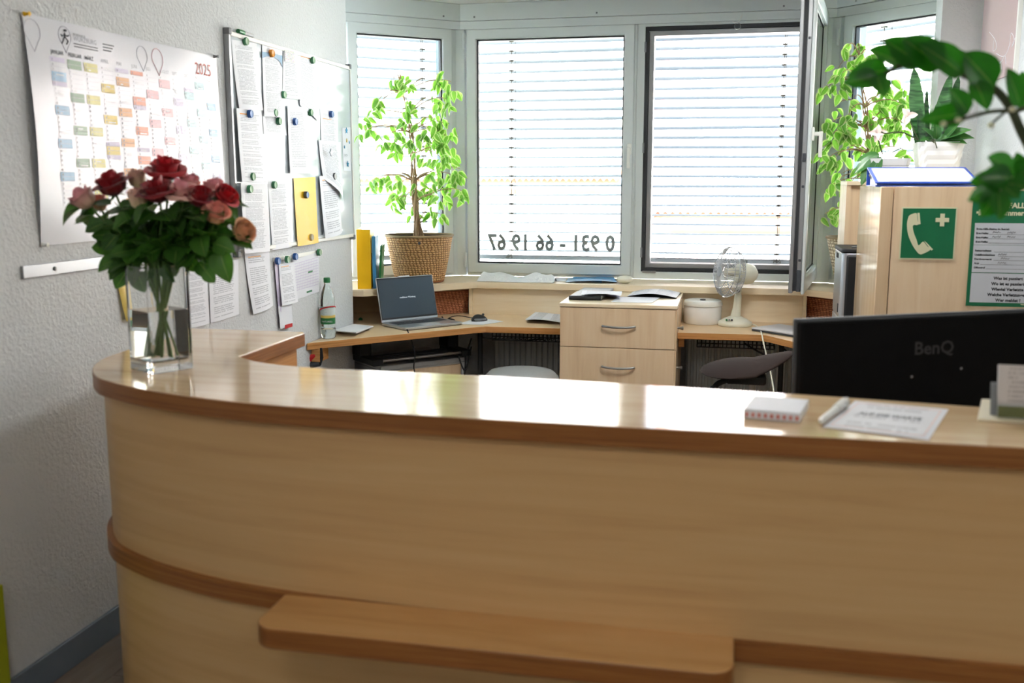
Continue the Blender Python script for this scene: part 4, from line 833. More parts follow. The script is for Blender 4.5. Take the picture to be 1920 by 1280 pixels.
# seagrass boxes in the niches
def woven_box(label, p, rz, w, d, h, mat):
    t = thing('woven_box', label, 'basket', p, rz)
    b = MB()
    poly = rrect(-w/2, -d/2, w/2, d/2, .02); n = len(poly)
    for z0, z1, s0, s1 in ((0, h, .97, 1.0),):
        k = 8; rows = [[Vector((x*(s0+(s1-s0)*i/k), y*(s0+(s1-s0)*i/k), z0+(z1-z0)*i/k)) for x, y in poly+poly[:1]] for i in range(k+1)]
        per = [0]
        for i in range(n): per.append(per[-1]+(rows[0][i+1]-rows[0][i]).length)
        for i in range(k):
            for j in range(n):
                b.add([rows[i][j], rows[i][j+1], rows[i+1][j+1], rows[i+1][j]], [(0, 1, 2, 3)]); b.uv[len(b.f)-1] = [(per[j]/.35, i/k), (per[j+1]/.35, i/k), (per[j+1]/.35, (i+1)/k), (per[j]/.35, (i+1)/k)]
    b.build('body', mat, t); b = MB().prism(poly, h-.012, h-.006); b.build('lid', mat, t)
    MB().tube([Vector((x, y, h)) for x, y in poly+poly[:1]], .006, 6).build('rim', 'bark', t, smooth=60)
woven_box('reddish brown woven seagrass box in the left niche behind the laptop', (-1.70, 5.74, DZ+.001), math.radians(41), .34, .16, .142, 'seagrass_red')
woven_box('reddish brown woven seagrass box in the right niche under the open casement', (.545, 5.80, DZ+.001), math.radians(-45), .22, .14, .148, 'seagrass_red')
# ================================================================ LEDGE AND DRAWER TOP
def cl(u, v):
    p = on_z(892, 528, .942)*(1-u)+on_z(1040, 529, .942)*u; w = math.sin(math.pi*v)
    return Vector((p.x, 5.715+.13*v+.012*math.sin(9*u), .9425+w*(.042+.012*math.sin(7*u+1)+.010*math.sin(17*u+4*v))*min(1, 12*u+.3, 10*(1-u)+.3)+.004*math.sin(23*u)*math.sin(9*v)*w))
tag(MB().grid(cl, 60, 14).build('rolled_cloth', 'cloth_white', smooth=80), 'white crumpled cloth roll lying on the window ledge', 'cloth')
flat('leaflet', 'white leaflet lying beside the cloth roll on the window ledge', [(1036, 527), (1062, 527), (1060, 521), (1036, 521)], .942, .0015, 'paper_white', 'leaflet')
for k, (px, m, lb) in enumerate(((((1060, 529), (1128, 530), (1130, 520), (1066, 520)), 'paper_blue', 'lower blue brochure on the ledge behind the drawer unit'), (((1078, 528), (1158, 529), (1150, 519), (1074, 519)), 'light_blue', 'upper blue brochure on the ledge next to the ivory soap dish'))):
    c = [on_z(x, y, .943+.004*k) for x, y in (px[3], px[2], px[0], px[1])]; g = quadfn(c, 0, .008, 0, Vector((0, 0, 1)))
    tag(MB().grid(g, 8, 4).build('brochure', m, smooth=60), lb, 'brochure', 'blue brochures on the ledge')
p = on_z(1175, 528, .94)
t = thing('soap_dish', 'ivory rounded soap dish shaped box on the ledge by the open window', 'box', (p.x, 5.80, .94))
def sd(u, v, top): w = 2*math.pi*u; se = lambda q: math.copysign(abs(q)**.6, q); a_ = math.sin(math.pi*.5*v); return (.047*se(math.cos(w))*a_, .035*se(math.sin(w))*a_, .024+(.022 if top else -.023)*math.cos(math.pi*.5*v))
MB().grid(lambda u, v: sd(u, v, True), 24, 6).build('lid', 'ivory', t, smooth=80); MB().grid(lambda u, v: sd(u, 1-v, False), 24, 6).build('bowl', 'ivory', t, smooth=80)
UZ = .90
t = thing('organizer', 'flat grey organizer with black front edge on top of the drawer unit', 'organizer', (-.75, 5.23, UZ))
P = [on_z(x, y, UZ) for x, y in ((1067, 562), (1127, 563), (1152, 546), (1096, 545))]
MB().prism([(p.x, p.y) for p in P], UZ+.001, UZ+.022, 0).build('body', 'light_grey', t, world=True, bevel=.004)
MB().tube([P[0]+Vector((0, -.004, .012)), P[1]+Vector((0, -.004, .012))], .0115, 10).build('front_edge', 'black', t, world=True, smooth=50)
for k in range(4):
    c = [on_z(x+k*1.5, y, UZ+.024+.005*k) for x, y in ((1082, 545), (1158, 547), (1079, 553), (1156, 555))]; c = [Vector((v.x, v.y+.11, UZ+.003+.009*k)) for v in c]
    for v in c: v.y = min(v.y, 5.73)
    c[0].y += 0; g = quadfn(c, 0, .006, 0, Vector((0, 0, 1)))
    tag(MB().grid(g, 6, 4).build('loose_sheet', ['paper_grey', 'c_lil', 'paper_white', 'print_4'][k], smooth=60), ['lowest', 'second', 'third', 'topmost'][k]+' sheet of the paper pile behind the organizer on the drawer unit', 'paper', 'paper pile on the drawer unit')
flat('flat_sheet', 'plain white card lying at the front of the drawer unit top', [(1146, 565), (1222, 567), (1238, 557), (1160, 556)], UZ+.004, .003, 'paper_white', 'card')
t = thing('open_booklet', 'open glossy booklet lying at the right of the drawer unit top', 'booklet', on_z(1225, 558, UZ))
c = [on_z(x, y, UZ+.004) for x, y in ((1192, 543), (1278, 546), (1176, 556), (1268, 559))]
for k, (a0, a1) in enumerate(((0, .5), (.5, 1))):
    MB().grid(lambda u, v: quadfn(c, 0)(a0+(a1-a0)*u, v)+Vector((0, 0, .018*abs(math.sin(math.pi*(a0+(a1-a0)*u)))+.002)), 10, 3).build('page', 'print_4', t, world=True, smooth=60)
MB().grid(lambda u, v: quadfn(c, 0)(u, v)+Vector((0, 0, .001)), 4, 2).build('cover', 'dark_grey', t, world=True)
# round white box
t = thing('round_canister', 'white round lidded canister between drawer unit and desk fan', 'canister', (-.142, 5.635, DZ))
MB().lathe([(0, .001), (.096, .001), (.102, .01), (.103, .095), (.1, .1)], 40).build('body', 'white_ceramic', t, smooth=40)
MB().lathe([(.1, .1), (.106, .101), (.107, .112), (.1, .128), (.09, .131), (0, .132)], 40).build('lid', 'white_plastic', t, smooth=40)
MB().lathe([(0, .138), (.014, .137), (.016, .132)], 16, T(.0, -.03, 0)).build('button', 'dark_grey', t, smooth=40)
# ---- desk fan
fp = Vector((.035, 5.57, DZ)); fan = thing('desk_fan', 'white desk fan with clear wire cage turned left on the right desk', 'fan', fp)
MB().lathe([(0, .001), (.09, .001), (.094, .008), (.09, .022), (.06, .04), (.03, .052), (0, .052)], 36, Matrix.Scale(.85, 4, (0, 1, 0))).build('base', 'ivory', fan, smooth=50)
for k in range(3): MB().box(-.05+k*.014, -.066, .034, -.04+k*.014, -.054, .043).build('button', ['green', 'mid_grey', 'dark_grey'][k], fan, bevel=.002)
MB().tube([(.0, .0, .04), (.008, 0, .10), (.012, 0, .17)], [.028, .022, .019], 16).build('post', 'ivory', fan, smooth=50)
MB().tube([(.012, 0, .165), (.014, 0, .215)], [.016, .017], 14).build('neck', 'ivory', fan, smooth=50)
MB().tube([(.012, -.03, .195), (.012, .03, .195)], .010, 10).build('tilt_screw', 'mid_grey', fan, smooth=50)
ax = Vector((-.90, -.42, .10)).normalized(); FM = align(Vector((.03, .02, .285)), ax, (0, 0, 1)) @ Matrix.Rotation(math.radians(-90), 4, 'X')   # local z = blowing direction
MB().lathe([(0, -.085), (.025, -.082), (.05, -.06), (.058, -.03), (.058, .01), (.05, .03), (0, .032)], 28, FM).build('motor_housing', 'ivory', fan, smooth=50)
MB().tube([FM @ Vector((0, -.0, -.02))+Vector((0, 0, .055)), FM @ Vector((0, 0, -.02))+Vector((0, 0, .075))], .007, 10).build('swivel_knob', 'mid_grey', fan, smooth=50)
b = MB(); R_ = .135
for i in range(44):
    w = 2*math.pi*i/44; c, s_ = math.cos(w), math.sin(w)
    b.tube([FM @ Vector((c*.03, s_*.03, .135)), FM @ Vector((c*.09, s_*.09, .128)), FM @ Vector((c*.125, s_*.125, .108)), FM @ Vector((c*R_, s_*R_, .085))], .0015, 4)
    b.tube([FM @ Vector((c*.05, s_*.05, .02)), FM @ Vector((c*.11, s_*.11, .035)), FM @ Vector((c*R_, s_*R_, .075))], .0015, 4)
b.build('cage_wires', 'light_grey', fan)['kind'] = 'stuff'
b = MB()
for r, z in ((R_, .08), (.128, .104), (.09, .129), (.11, .035)): b.tube([FM @ Vector((r*math.cos(2*math.pi*i/40), r*math.sin(2*math.pi*i/40), z)) for i in range(41)], .002, 5)
b.build('cage_rings', 'silver', fan, smooth=60)
b = MB(); b.lathe([(R_+.003, .07), (R_+.004, .078), (R_+.003, .09)], 40, FM); b.build('cage_rim', 'clear_plastic', fan, smooth=60)
MB().lathe([(0, .14), (.026, .138), (.03, .134), (0, .132)], 24, FM).build('cage_badge', 'silver', fan, smooth=40); MB().lathe([(0, .108), (.022, .1), (.026, .07), (.02, .045), (0, .04)], 20, FM).build('hub', 'ivory', fan, smooth=50)
for k in range(3):
    w0_ = 2*math.pi*k/3
    def bl(u, v): r = .02+.095*u; w = w0_+(v-.5)*(1.5*math.sin(math.pi*(.25+.6*u)))+.25*u; return FM @ Vector((r*math.cos(w), r*math.sin(w), .07+.022*(v-.5)*(1-.3*u)))
    MB().grid(bl, 8, 6).build('blade', 'clear_plastic', fan, smooth=70)
cable('cable', [fp+Vector((.085, -.0, .012)), on_z(1418, 611, DZ+.004), on_z(1427, 622, DZ+.005), on_y(1431, 640, 5.20), on_y(1438, 670, 5.16), on_y(1446, 705, 5.1), on_y(1452, 740, 5.0)], .004, 'ivory', 'white power cable of the fan hanging over the desk edge')
lp = [on_z(x, y, DZ+.018) for x, y in ((1438, 616), (1500, 628))]
t = thing('closed_laptop', 'closed silver laptop lying on the right desk corner', 'laptop', (.32, 5.36, DZ), math.radians(-42))
MB().prism(rrect(-.17, -.115, .17, .115, .012), .003, .011).build('base', 'dark_grey', t, bevel=.002); MB().prism(rrect(-.17, -.115, .17, .115, .012), .0115, .019).build('lid', 'laptop_lid', t, bevel=.002)
# ---- tall grey office machine
pm = thing('office_printer', 'tall grey office machine with black edges beside the tall cabinet', 'printer', (.62, 4.93, DZ))
X0, X1, Y0, Y1 = .492, .78, 4.755, 5.09
MB().prism(rrect(X0, Y0, X1, Y1, .03), DZ+.002, .905).build('lower_body', 'silver', pm, world=True, bevel=.004)
MB().prism(rrect(X0, Y0, X1, Y1, .03), .909, 1.205).build('upper_body', 'silver', pm, world=True, bevel=.004)
MB().prism(rrect(X0-.003, Y0-.003, X1, Y1, .03), 1.206, 1.224).build('top_cover', 'black', pm, world=True, bevel=.004)
MB().box(X0+.018, Y0-.004, DZ+.01, X1-.01, Y0+.03, 1.2).build('front_panel', 'black', pm, world=True, bevel=.012)
for k in range(9): MB().box(X0+.052, Y0-.0065, .80+k*.012, X0+.075, Y0-.003, .805+k*.012).build('vent_slot', 'mid_grey', pm, world=True)
for z, h, y in ((1.172, .022, Y0+.15), (.80, .04, Y0+.1)): MB().box(X0-.003, y, z, X0+.002, y+.07, z+h).build('recess', 'black', pm, world=True)
MB().box(X0-.004, Y0+.05, .93, X0+.0, Y0+.06, .97).build('latch', 'dark_grey', pm, world=True)
MB().tube([(X0+.05, Y0+.08, 1.228), (X0+.12, Y0+.04, 1.236)], .004, 6).build('tray_lever', 'steel', pm, world=True)
# ================================================================ SIGNS ON THE CABINET
def sgn(x0, z0, y=CY0): return lambda x, z, d=.0: Vector((x0+x, y-.0015-d, z0+z))
tl, br = on_y(1691, 388, CY0), on_y(1796, 487, CY0); S = .196
t = thing('emergency_phone_sign', 'green square emergency phone sign with white receiver and cross', 'sign', (tl.x+S/2, CY0, tl.z-S))
f = sgn(tl.x, tl.z-S)
MB().box(tl.x, CY0-.0015, tl.z-S, tl.x+S, CY0+.001, tl.z).build('border', 'sign_cream', t, world=True)
MB().box(tl.x+.005, CY0-.002, tl.z-S+.005, tl.x+S-.005, CY0-.001, tl.z-.005).build('field', 'sign_green', t, world=True)
def pic(pts, mat, nm, d=.0012): b = MB(); b.prism([(x*S, z*S) for x, z in pts], .0005, .0005+d, 0, frame_m((tl.x, CY0-.0015, tl.z-S), (1, 0, 0), (0, 0, 1), (0, -1, 0))); return b.build(nm, mat, t, world=True)
pic([(.60+.0, .70), (.69-.0, .70), (.69, .62)] and [(.70, .88), (.78, .88), (.78, .80), (.86, .80), (.86, .72), (.78, .72), (.78, .64), (.70, .64), (.70, .72), (.62, .72), (.62, .80), (.70, .80)], 'sign_cream', 'cross')
pic(catmull2([(.13, .82), (.17, .86), (.27, .885), (.29, .78), (.31, .665), (.22, .655), (.24, .52), (.30, .38), (.345, .27), (.42, .345), (.50, .26), (.565, .195), (.46, .125), (.39, .10), (.33, .14), (.23, .28), (.14, .48), (.11, .66), (.115, .75)], 3), 'sign_cream', 'receiver')
pic([(.285, .89), (.325, .89), (.355, .68), (.315, .67)], 'sign_cream', 'ear_piece'); pic([(.44, .36), (.475, .335), (.61, .20), (.58, .175)], 'sign_cream', 'mouth_piece')
pl_, pb_ = on_y(1822, 368, CY0), on_y(1811, 573, CY0); PX, PZ0, PW, PH = pb_.x-.001, pb_.z, .29, pl_.z-pb_.z+.02
t = thing('emergency_poster', 'green and white emergency numbers poster on the tall cabinet', 'poster', (PX+PW/2, CY0, PZ0))
MB().box(PX, CY0-.0015, PZ0, PX+PW, CY0+.001, PZ0+PH).build('sheet', 'sign_green', t, world=True)
pn = []
for z0, z1 in ((.062*PH, .29*PH), (.325*PH, .535*PH), (.565*PH, .725*PH)):
    MB().box(PX+.012, CY0-.0022, PZ0+z0-.012, PX+PW-.012, CY0-.001, PZ0+z1).build('panel', 'paper_grey', t, world=True)
b = MB(); b2 = MB(); b3 = MB(); fz = lambda x, y: Vector((x, CY0-.0028, y))
def pt(txt, size, x, z, mi=0, ax='LEFT', bold=.0004): put_text(b, txt, size, fz, PX+x, PZ0+z, mi, ax, bold)
for k, s_ in enumerate(('Was ist passiert ?', 'Wo ist es passiert ?', 'Wieviel Verletzte ?', 'Welche Verletzungen ?', 'Wer meldet ?')): pt(s_, .0155, .145, .101-k*.0205, 0, 'CENTER', .0006)
for k, s_ in enumerate(('Rettungsdienst', 'Unfallkrankenhaus', 'Durchgangsarzt', 'Arzt', 'Giftnotruf')): pt(s_, .0095, .018, .205-k*.0158)
for k, s_ in enumerate(('Erste-Hilfe-Station im Betrieb', 'Erst-Helfer', 'Erst-Helfer', 'Erst-Helfer')): pt(s_, .0095, .018, .285-k*.0158)
for z, x0 in [(.269, .06), (.253, .06), (.237, .06), (.204, .085), (.188, .10), (.173, .085), (.157, .04), (.141, .06)]: b2.box(PX+x0, CY0-.0028, PZ0+z-.001, PX+.195, CY0-.0024, PZ0+z-.0002)
for k in range(9):
    z = .285-k*.0158 if k < 4 else .205-(k-4)*.0158; b2.tube([fz(PX+.208, PZ0+z+.008), fz(PX+.205, PZ0+z+.004), fz(PX+.209, PZ0+z)], .0012, 4)
for z, x0, n in ((.272, .075, 2), (.256, .075, 2), (.191, .1, 1), (.176, .11, 1), (.160, .1, 1)):
    for q_ in range(n):
        xs_ = x0+q_*.05; b2.tube(spline([fz(PX+xs_+i*.004, PZ0+z+(.005 if i % 2 else 0)+random.uniform(0, .003)) for i in range(8)], 3), .0006, 3)
pt('NOTFALL', .0265, .064, .366, 1, 'LEFT', .001); pt('nummern', .026, .088, .339, 1, 'LEFT', .001)
b3.prism([(PX+x, PZ0+z) for x, z in ((.014, .345), (.021, .345), (.021, .338), (.029, .338), (.029, .345), (.036, .345), (.036, .353), (.029, .353), (.029, .36), (.021, .36), (.021, .353), (.014, .353))], 0, .0004, 0, frame_m((0, CY0-.0024, 0), (1, 0, 0), (0, 0, 1), (0, -1, 0))).build('cross', 'sign_cream', t, world=True); b2.build('handwriting', 'ink', t, world=True)['kind'] = 'stuff'; pt('Notruf 112', .006, .19, .008, 1)
b.build('lettering', ['ink', 'sign_cream'], t, world=True)['kind'] = 'stuff'
# blue binder lying on the cabinet
lb = thing('lever_arch_file', 'blue lever arch file with white cover lying flat on the tall cabinet', 'binder', (.71, 4.2, CZ))
bx0, bx1, by0, by1 = .528, .90, 4.06, 4.335
MB().box(bx0, by0, CZ+.001, bx1, by1, CZ+.005).build('bottom_cover', 'blue', lb, world=True); MB().box(bx0, by1-.003, CZ+.001, bx1, by1, CZ+.075).build('spine', 'blue', lb, world=True)
MB().prism([(by0+.01, CZ+.012), (by1, CZ+.072), (by1, CZ+.076), (by0+.01, CZ+.016)], bx0, bx1, 0, frame_m((0, 0, 0), (0, 1, 0), (0, 0, 1), (1, 0, 0))).build('top_cover', 'blue', lb, world=True)
MB().prism([(by0+.02, CZ+.019), (by1-.03, CZ+.0705), (by1-.03, CZ+.0715), (by0+.02, CZ+.020)], bx0+.012, bx1-.012, 0, frame_m((0, 0, 0), (0, 1, 0), (0, 0, 1), (1, 0, 0))).build('cover_pocket', 'paper_grey', lb, world=True)
MB().prism([(by0+.05, CZ+.006), (by1-.02, CZ+.006), (by1-.02, CZ+.05), (by0+.05, CZ+.014)], bx0+.012, bx1-.012, 0, frame_m((0, 0, 0), (0, 1, 0), (0, 0, 1), (1, 0, 0))).build('page_block', 'paper_white', lb, world=True)
MB().tube([(bx0+.02, by1-.05, CZ+.02), (bx0+.004, by1-.06, CZ+.045), (bx0+.02, by1-.07, CZ+.05)], .004, 6).build('lever', 'steel', lb, world=True)
# picture on right wall
y0, y1 = 4.78, 5.43; t = thing('wall_picture', 'pale pink picture with white line drawing on the right wall', 'picture', (XR-.01, 5.1, 2.0))
pz = on_x(1882, 146, XR).z
MB().box(XR-.012, y0, pz, XR, y1, pz+.75).build('panel', 'picture_pink', t, world=True, bevel=.002); MB().box(XR-.016, y0-.02, pz-.004, XR-.0, y0, pz+.754).build('edge_strip', 'white_plastic', t, world=True)
b = MB()
for px in ([(1855, 60), (1866, 75), (1868, 90), (1862, 95), (1864, 75)], [(1868, 100), (1880, 106), (1888, 98), (1894, 80)], [(1893, 85), (1896, 62), (1902, 75), (1897, 88), (1904, 70)], [(1860, 110), (1875, 118), (1884, 104), (1886, 120)], [(1872, 130), (1876, 115), (1878, 130)]):
    b.tube(spline([on_x(x, y, XR-.0125) for x, y in px], 5), .0011, 4)
b.build('line_drawing', 'paper_white', t, world=True)
# ================================================================ ON THE COUNTER
# monitor behind the counter
mn = thing('computer_monitor', 'large black computer monitor seen from behind over the counter', 'monitor', (.535, 2.78, DZ))
A = Vector((.192, 2.64, 0)); yaw = math.radians(21); MW = .715; MH = .41; top_z = 1.172
MM = frame_m(Vector((A.x, A.y, top_z-MH)), Vector((math.cos(yaw), math.sin(yaw), 0)), Vector((-math.sin(yaw), math.cos(yaw), 0)), Vector((0, 0, 1))) @ Matrix.Rotation(math.radians(-1.2), 4, 'Y')
MB().box(0, 0, 0, MW, .035, MH, 0, MM).build('back_shell', 'black_soft', mn, world=True, bevel=.008, seg=3)
MB().box(-.004, .030, -.004, MW+.004, .048, MH+.004, 0, MM).build('bezel', 'dark_grey', mn, world=True, bevel=.004)
MB().box(.008, .0475, .012, MW-.008, .049, MH-.008, 0, MM).build('screen', 'black', mn, world=True)
b = MB(); put_text(b, 'BenQ', .048, lambda x, y: MM @ Vector((x, -.0012, y)), MW*.435, MH*.76, bold=.001); b.build('lettering', 'logo_grey', mn, world=True)
MB().box(.30, -.045, .02, .40, 0, .14, 0, MM).build('stand_mount', 'black', mn, world=True, bevel=.01)
mc = MM @ Vector((.35, -.03, .05)); MB().tube([(mc.x, mc.y, DZ+.012), (mc.x, mc.y, mc.z)], .025, 12).build('stand_post', 'black', mn, world=True, smooth=40)
MB().prism([(mc.x+p[0], mc.y+p[1]) for p in rrect(-.12, -.09, .12, .1, .04)], DZ+.001, DZ+.014).build('stand_foot', 'black', mn, world=True, bevel=.004)
for x, z in ((.308, .253), (.448, .268)): MB().lathe([(0, .001), (.004, 0)], 8, MM @ T(x, -.001, z) @ Matrix.Rotation(math.radians(90), 4, 'X')).build('screw', 'mid_grey', mn, world=True)
# notepad
np_ = [on_z(x, y, CH) for x, y in ((1394, 784), (1500, 793), (1516, 766), (1414, 757))]
t = thing('note_pad', 'small pale note pad with red dotted edge on the counter', 'note pad', (np_[0]+np_[2])/2)
Pn = [(p.x, p.y) for p in np_]
MB().prism(Pn, CH+.001, CH+.018).build('page_block', 'paper_white', t, world=True, bevel=.001); MB().prism(Pn, CH+.0182, CH+.0205).build('cover', 'paper_grey', t, world=True, bevel=.001)
d0 = np_[1]-np_[0]
for k in range(9): MB().prism([(np_[0].x+d0.x*(k+.25)/9, np_[0].y+d0.y*(k+.25)/9-.0012), (np_[0].x+d0.x*(k+.75)/9, np_[0].y+d0.y*(k+.75)/9-.0012), (np_[0].x+d0.x*(k+.75)/9, np_[0].y+d0.y*(k+.75)/9+.001), (np_[0].x+d0.x*(k+.25)/9, np_[0].y+d0.y*(k+.25)/9+.001)], CH+.005, CH+.014).build('red_dot', 'ink_red', t, world=True)
# white pen
p0, p1 = on_z(1539, 790, CH+.009), on_z(1586, 752, CH+.012)
t = thing('white_pen', 'thick white pen lying on the counter beside the notice', 'pen', (p0+p1)/2-Vector((0, 0, .009)))
pm_ = p0.lerp(p1, .6); MB().tube([p0, p0.lerp(p1, .05), p0.lerp(p1, .3), pm_], [.004, .0075, .008, .0085], 12).build('barrel', 'white_plastic', t, world=True, smooth=50)
MB().tube([pm_, p0.lerp(p1, .95), p1], [.010, .011, .008], 12).build('cap', 'white_plastic', t, world=True, smooth=50); e = (p1-p0).cross(Vector((0, 0, 1))).normalized()*.012
MB().tube([p1+e*.2+Vector((0, 0, .008)), p0.lerp(p1, .7)+e], .0025, 6).build('clip', 'light_grey', t, world=True)
# notice sheet
c = [on_z(x, y, CH+.0015) for x, y in ((1603.5, 751), (1779, 767), (1541, 800), (1741, 825))]
t = thing('notice_sheet', 'laminated printed notice lying flat on the counter', 'paper', (c[0]+c[3])/2)
MB().grid(quadfn(c, 0, .001, 0, Vector((0, 0, 1))), 4, 4).build('sheet', 'notice_print', t, world=True)
b = MB(); f = quadfn(c, 0)
put_text(b, 'AUF DIE WARTE', .026, lambda x, y: f(.5+x/.30, .52+y/.205)+Vector((0, 0, .0012)), 0, 0, 0, 'CENTER', .0006)
for u0, v0, u1, v1 in ((.06, .08, .94, .09), (.06, .91, .94, .92), (.06, .08, .066, .92), (.934, .08, .94, .92)): b.add([f(u, v)+Vector((0, 0, .001)) for u, v in ((u0, v0), (u1, v0), (u1, v1), (u0, v1))], [(0, 1, 2, 3)], 1)
b.build('lettering', ['ink_grey', 'c_sal'], t, world=True)
# leaflet stand
lf = thing('leaflet_stand', 'clear acrylic leaflet stand on the counter at the right frame edge', 'stand', on_z(1880, 785, CH))
q0, q1 = on_z(1832, 790, CH), on_z(1840, 752, CH); xr = q0.x+.22
MB().prism([(q0.x, q0.y), (xr, q0.y-.01), (xr, q1.y), (q1.x, q1.y)], CH+.0005, CH+.006).build('foot_plate', 'frosted', lf, world=True, bevel=.001)
tb = Vector((on_z(1862, 779, CH).x, q0.y+.025, CH+.006)); LM = frame_m(tb, Vector((1, -.05, 0)).normalized(), Vector((.05, 1, 0)).normalized(), Vector((0, 0, 1))) @ Matrix.Rotation(math.radians(-14), 4, 'X')
MB().box(-.012, .018, 0, .17, .021, .075, 0, LM).build('back_plate', 'mid_grey', lf, world=True, bevel=.001); MB().box(-.003, -.004, 0, .17, -.002, .03, 0, LM).build('front_lip', 'clear_plastic', lf, world=True)
for k in range(5):
    o = thing('leaflet', ['front', 'second', 'third', 'fourth', 'rearmost'][k]+' white leaflet with olive band in the acrylic stand', 'leaflet', LM @ Vector((.075, .0015+k*.0028, .001)), 0, 'leaflets in the acrylic stand')
    MB().grid(lambda u, v: LM @ Vector((.15*u, .001+k*.0028, .024+.088*v)), 2, 2).build('printed_face', 'card_print', o, world=True); MB().grid(lambda u, v: LM @ Vector((.15*u, .001+k*.0028, .001+.023*v)), 2, 1).build('olive_band', 'olive', o, world=True)
    MB().box(0, .0014+k*.0028, .001, .15, .003+k*.0028, .112, 0, LM).build('body', 'paper_white', o, world=True)
# ================================================================ PLANTS AND FLOWERS
def leaf_mesh(name, mat, wr, fold=.25, droop=.25, sharp=1.0, blunt=.0, nv=7):
    """unit leaf along +y, face up +z"""
    def f(u, v):
        w = wr*(math.sin(math.pi*min(1, v**(.8+blunt)))**(.75))*(1-.35*sharp*v) if 0 < v < 1 else 0.0
        x = (u-.5)*w; return (x, v-.06*droop*v*v, abs(x)*fold*2-droop*v*v*.5+.02*math.sin(9*v+6*u)*(u-.5))
    return MB().grid(f, 4, nv).mesh(name, mat, 80)
def rnd(a, b): return random.uniform(a, b)
def rvec(s=1): return Vector((rnd(-s, s), rnd(-s, s), rnd(-s, s)))
def kid(me, name, root, Mw): return inst(me, name, root, rootmat(root).inverted() @ Mw)
FIC = [leaf_mesh('leaf', 'leaf_ficus', .66, .25, .3), leaf_mesh('leaf', 'leaf_ficus', .60, .35, .45), leaf_mesh('leaf', 'leaf_ficus', .70, .15, .15)]
def basket(parent, p, r0, r1, h, mat):
    prof = [(0, .004), (r0*.98, .003), (r0, .012)]; side = [(r0+(r1-r0)*(i/12)**.9, .012+(h-.012)*i/12) for i in range(13)]
    MB().lathe(side, 40, T(*p), 0, True).build('basket', mat, parent, world=True, smooth=60)
    MB().lathe(prof+[(r0*.9, .02), (0, .02)], 24, T(*p)).build('basket_bottom', mat, parent, world=True)
    b = MB().tube([p+Vector((r1*math.cos(w), r1*math.sin(w), h)) for w in [2*math.pi*i/40 for i in range(41)]], .007, 6); b.build('basket_rim', 'seagrass_pale', parent, world=True, smooth=60)
    MB().lathe([(r1-.012, h-.004), (r1-.014, h-.03), (0, h-.035)], 32, T(*p)).build('soil', 'soil', parent, world=True)
def ficus(label, p, r0, r1, h, mat, trunk, clusters, Y, lsize):
    t = thing('ficus_plant', label, 'plant', p); basket(t, p, r0, r1, h, mat)
    tp = [on_y(x, y, Y) for x, y in trunk]; foot = p+Vector((0, 0, h-.04))
    for k in range(4):
        ph = k*1.57; pts = [foot+Vector((.035*math.cos(ph), .035*math.sin(ph), 0))]
        for i, q_ in enumerate(tp): pts.append(q_+Vector((.016*math.cos(ph+i*1.6), .016*math.sin(ph+i*1.6), 0))*(1-.6*i/len(tp)))
        n = len(pts) if k < 2 else len(pts)-k+1; sp = spline(pts[:max(3, n)], 5)
        MB().tube(sp, [.009-.007*i/(len(sp)-1) for i in range(len(sp))], 7).build('trunk', 'bark', t, world=True, smooth=60)
    for (x, y, r, n) in clusters:
        c = on_y(x, y, Y+rnd(-.10, .08)); rr = r/1880*Y*1.05
        j = min(range(len(tp)), key=lambda i: (tp[i]-c).length+(.0 if tp[i].z < c.z+.1 else .25)); a = tp[j]
        br = bez(a, a.lerp(c, .35)+Vector((0, 0, .05)), a.lerp(c, .75)+Vector((0, 0, .06)), c+Vector((0, 0, rr*.4)), 8)
        MB().tube(br, [.0042-.0026*i/8 for i in range(9)], 5).build('twig', 'bark', t, world=True, smooth=60)
        for q_ in range(n):
            o = c+Vector((rnd(-rr, rr), rnd(-rr, rr)*.9, rnd(-rr, rr)*.9)); d = Vector((rnd(-.8, .8), rnd(-.35, .25), rnd(-1.2, -.25)))
            kid(random.choice(FIC), 'leaf', t, align(o, d, Vector((rnd(-.7, .7), rnd(-1.2, -.3), rnd(-.1, .6))), lsize*rnd(.75, 1.2)))
    return t
p = Vector((-1.79, 5.655, .9405))
ft = ficus('variegated ficus tree in a woven seagrass basket on the left window ledge', p, .145, .198, .272, 'seagrass', [(783, 425), (779, 380), (776, 340), (774, 290), (771, 250), (766, 215), (757, 175), (750, 152)],
    [(752, 152, 14, 8), (764, 160, 12, 7), (738, 152, 9, 4), (826, 146, 14, 9), (846, 160, 16, 10), (836, 192, 16, 10), (818, 185, 8, 5), (775, 202, 16, 8), (710, 192, 9, 6), (706, 206, 8, 5), (680, 228, 10, 6), (678, 250, 6, 3), (696, 246, 6, 3), (714, 250, 6, 3), (752, 220, 12, 7), (748, 245, 14, 8), (718, 268, 8, 5), (738, 278, 12, 8),
     (812, 228, 16, 10), (832, 238, 18, 12), (806, 250, 14, 8), (838, 262, 16, 10), (792, 242, 12, 6), (778, 262, 14, 6), (815, 272, 16, 9), (844, 290, 18, 12), (826, 302, 16, 10), (862, 322, 14, 10), (850, 335, 14, 9), (868, 362, 9, 6), (846, 362, 14, 9), (822, 335, 16, 9), (796, 300, 14, 7), (785, 345, 14, 8), (800, 362, 14, 7),
     (724, 332, 12, 8), (698, 344, 10, 6), (708, 340, 8, 4), (745, 338, 10, 5), (748, 358, 14, 8), (740, 382, 10, 6), (762, 372, 10, 5), (775, 395, 12, 5), (805, 402, 10, 4), (828, 408, 12, 6), (820, 378, 12, 6)], 5.60, .063)
MB().box(-.006, -.004, -.008, .008, .002, .008, 0, T(*on_y(786, 456, 5.462))).build('button', 'dark_grey', ft, world=True, bevel=.003)
p = Vector((.67, 5.70, .9405))
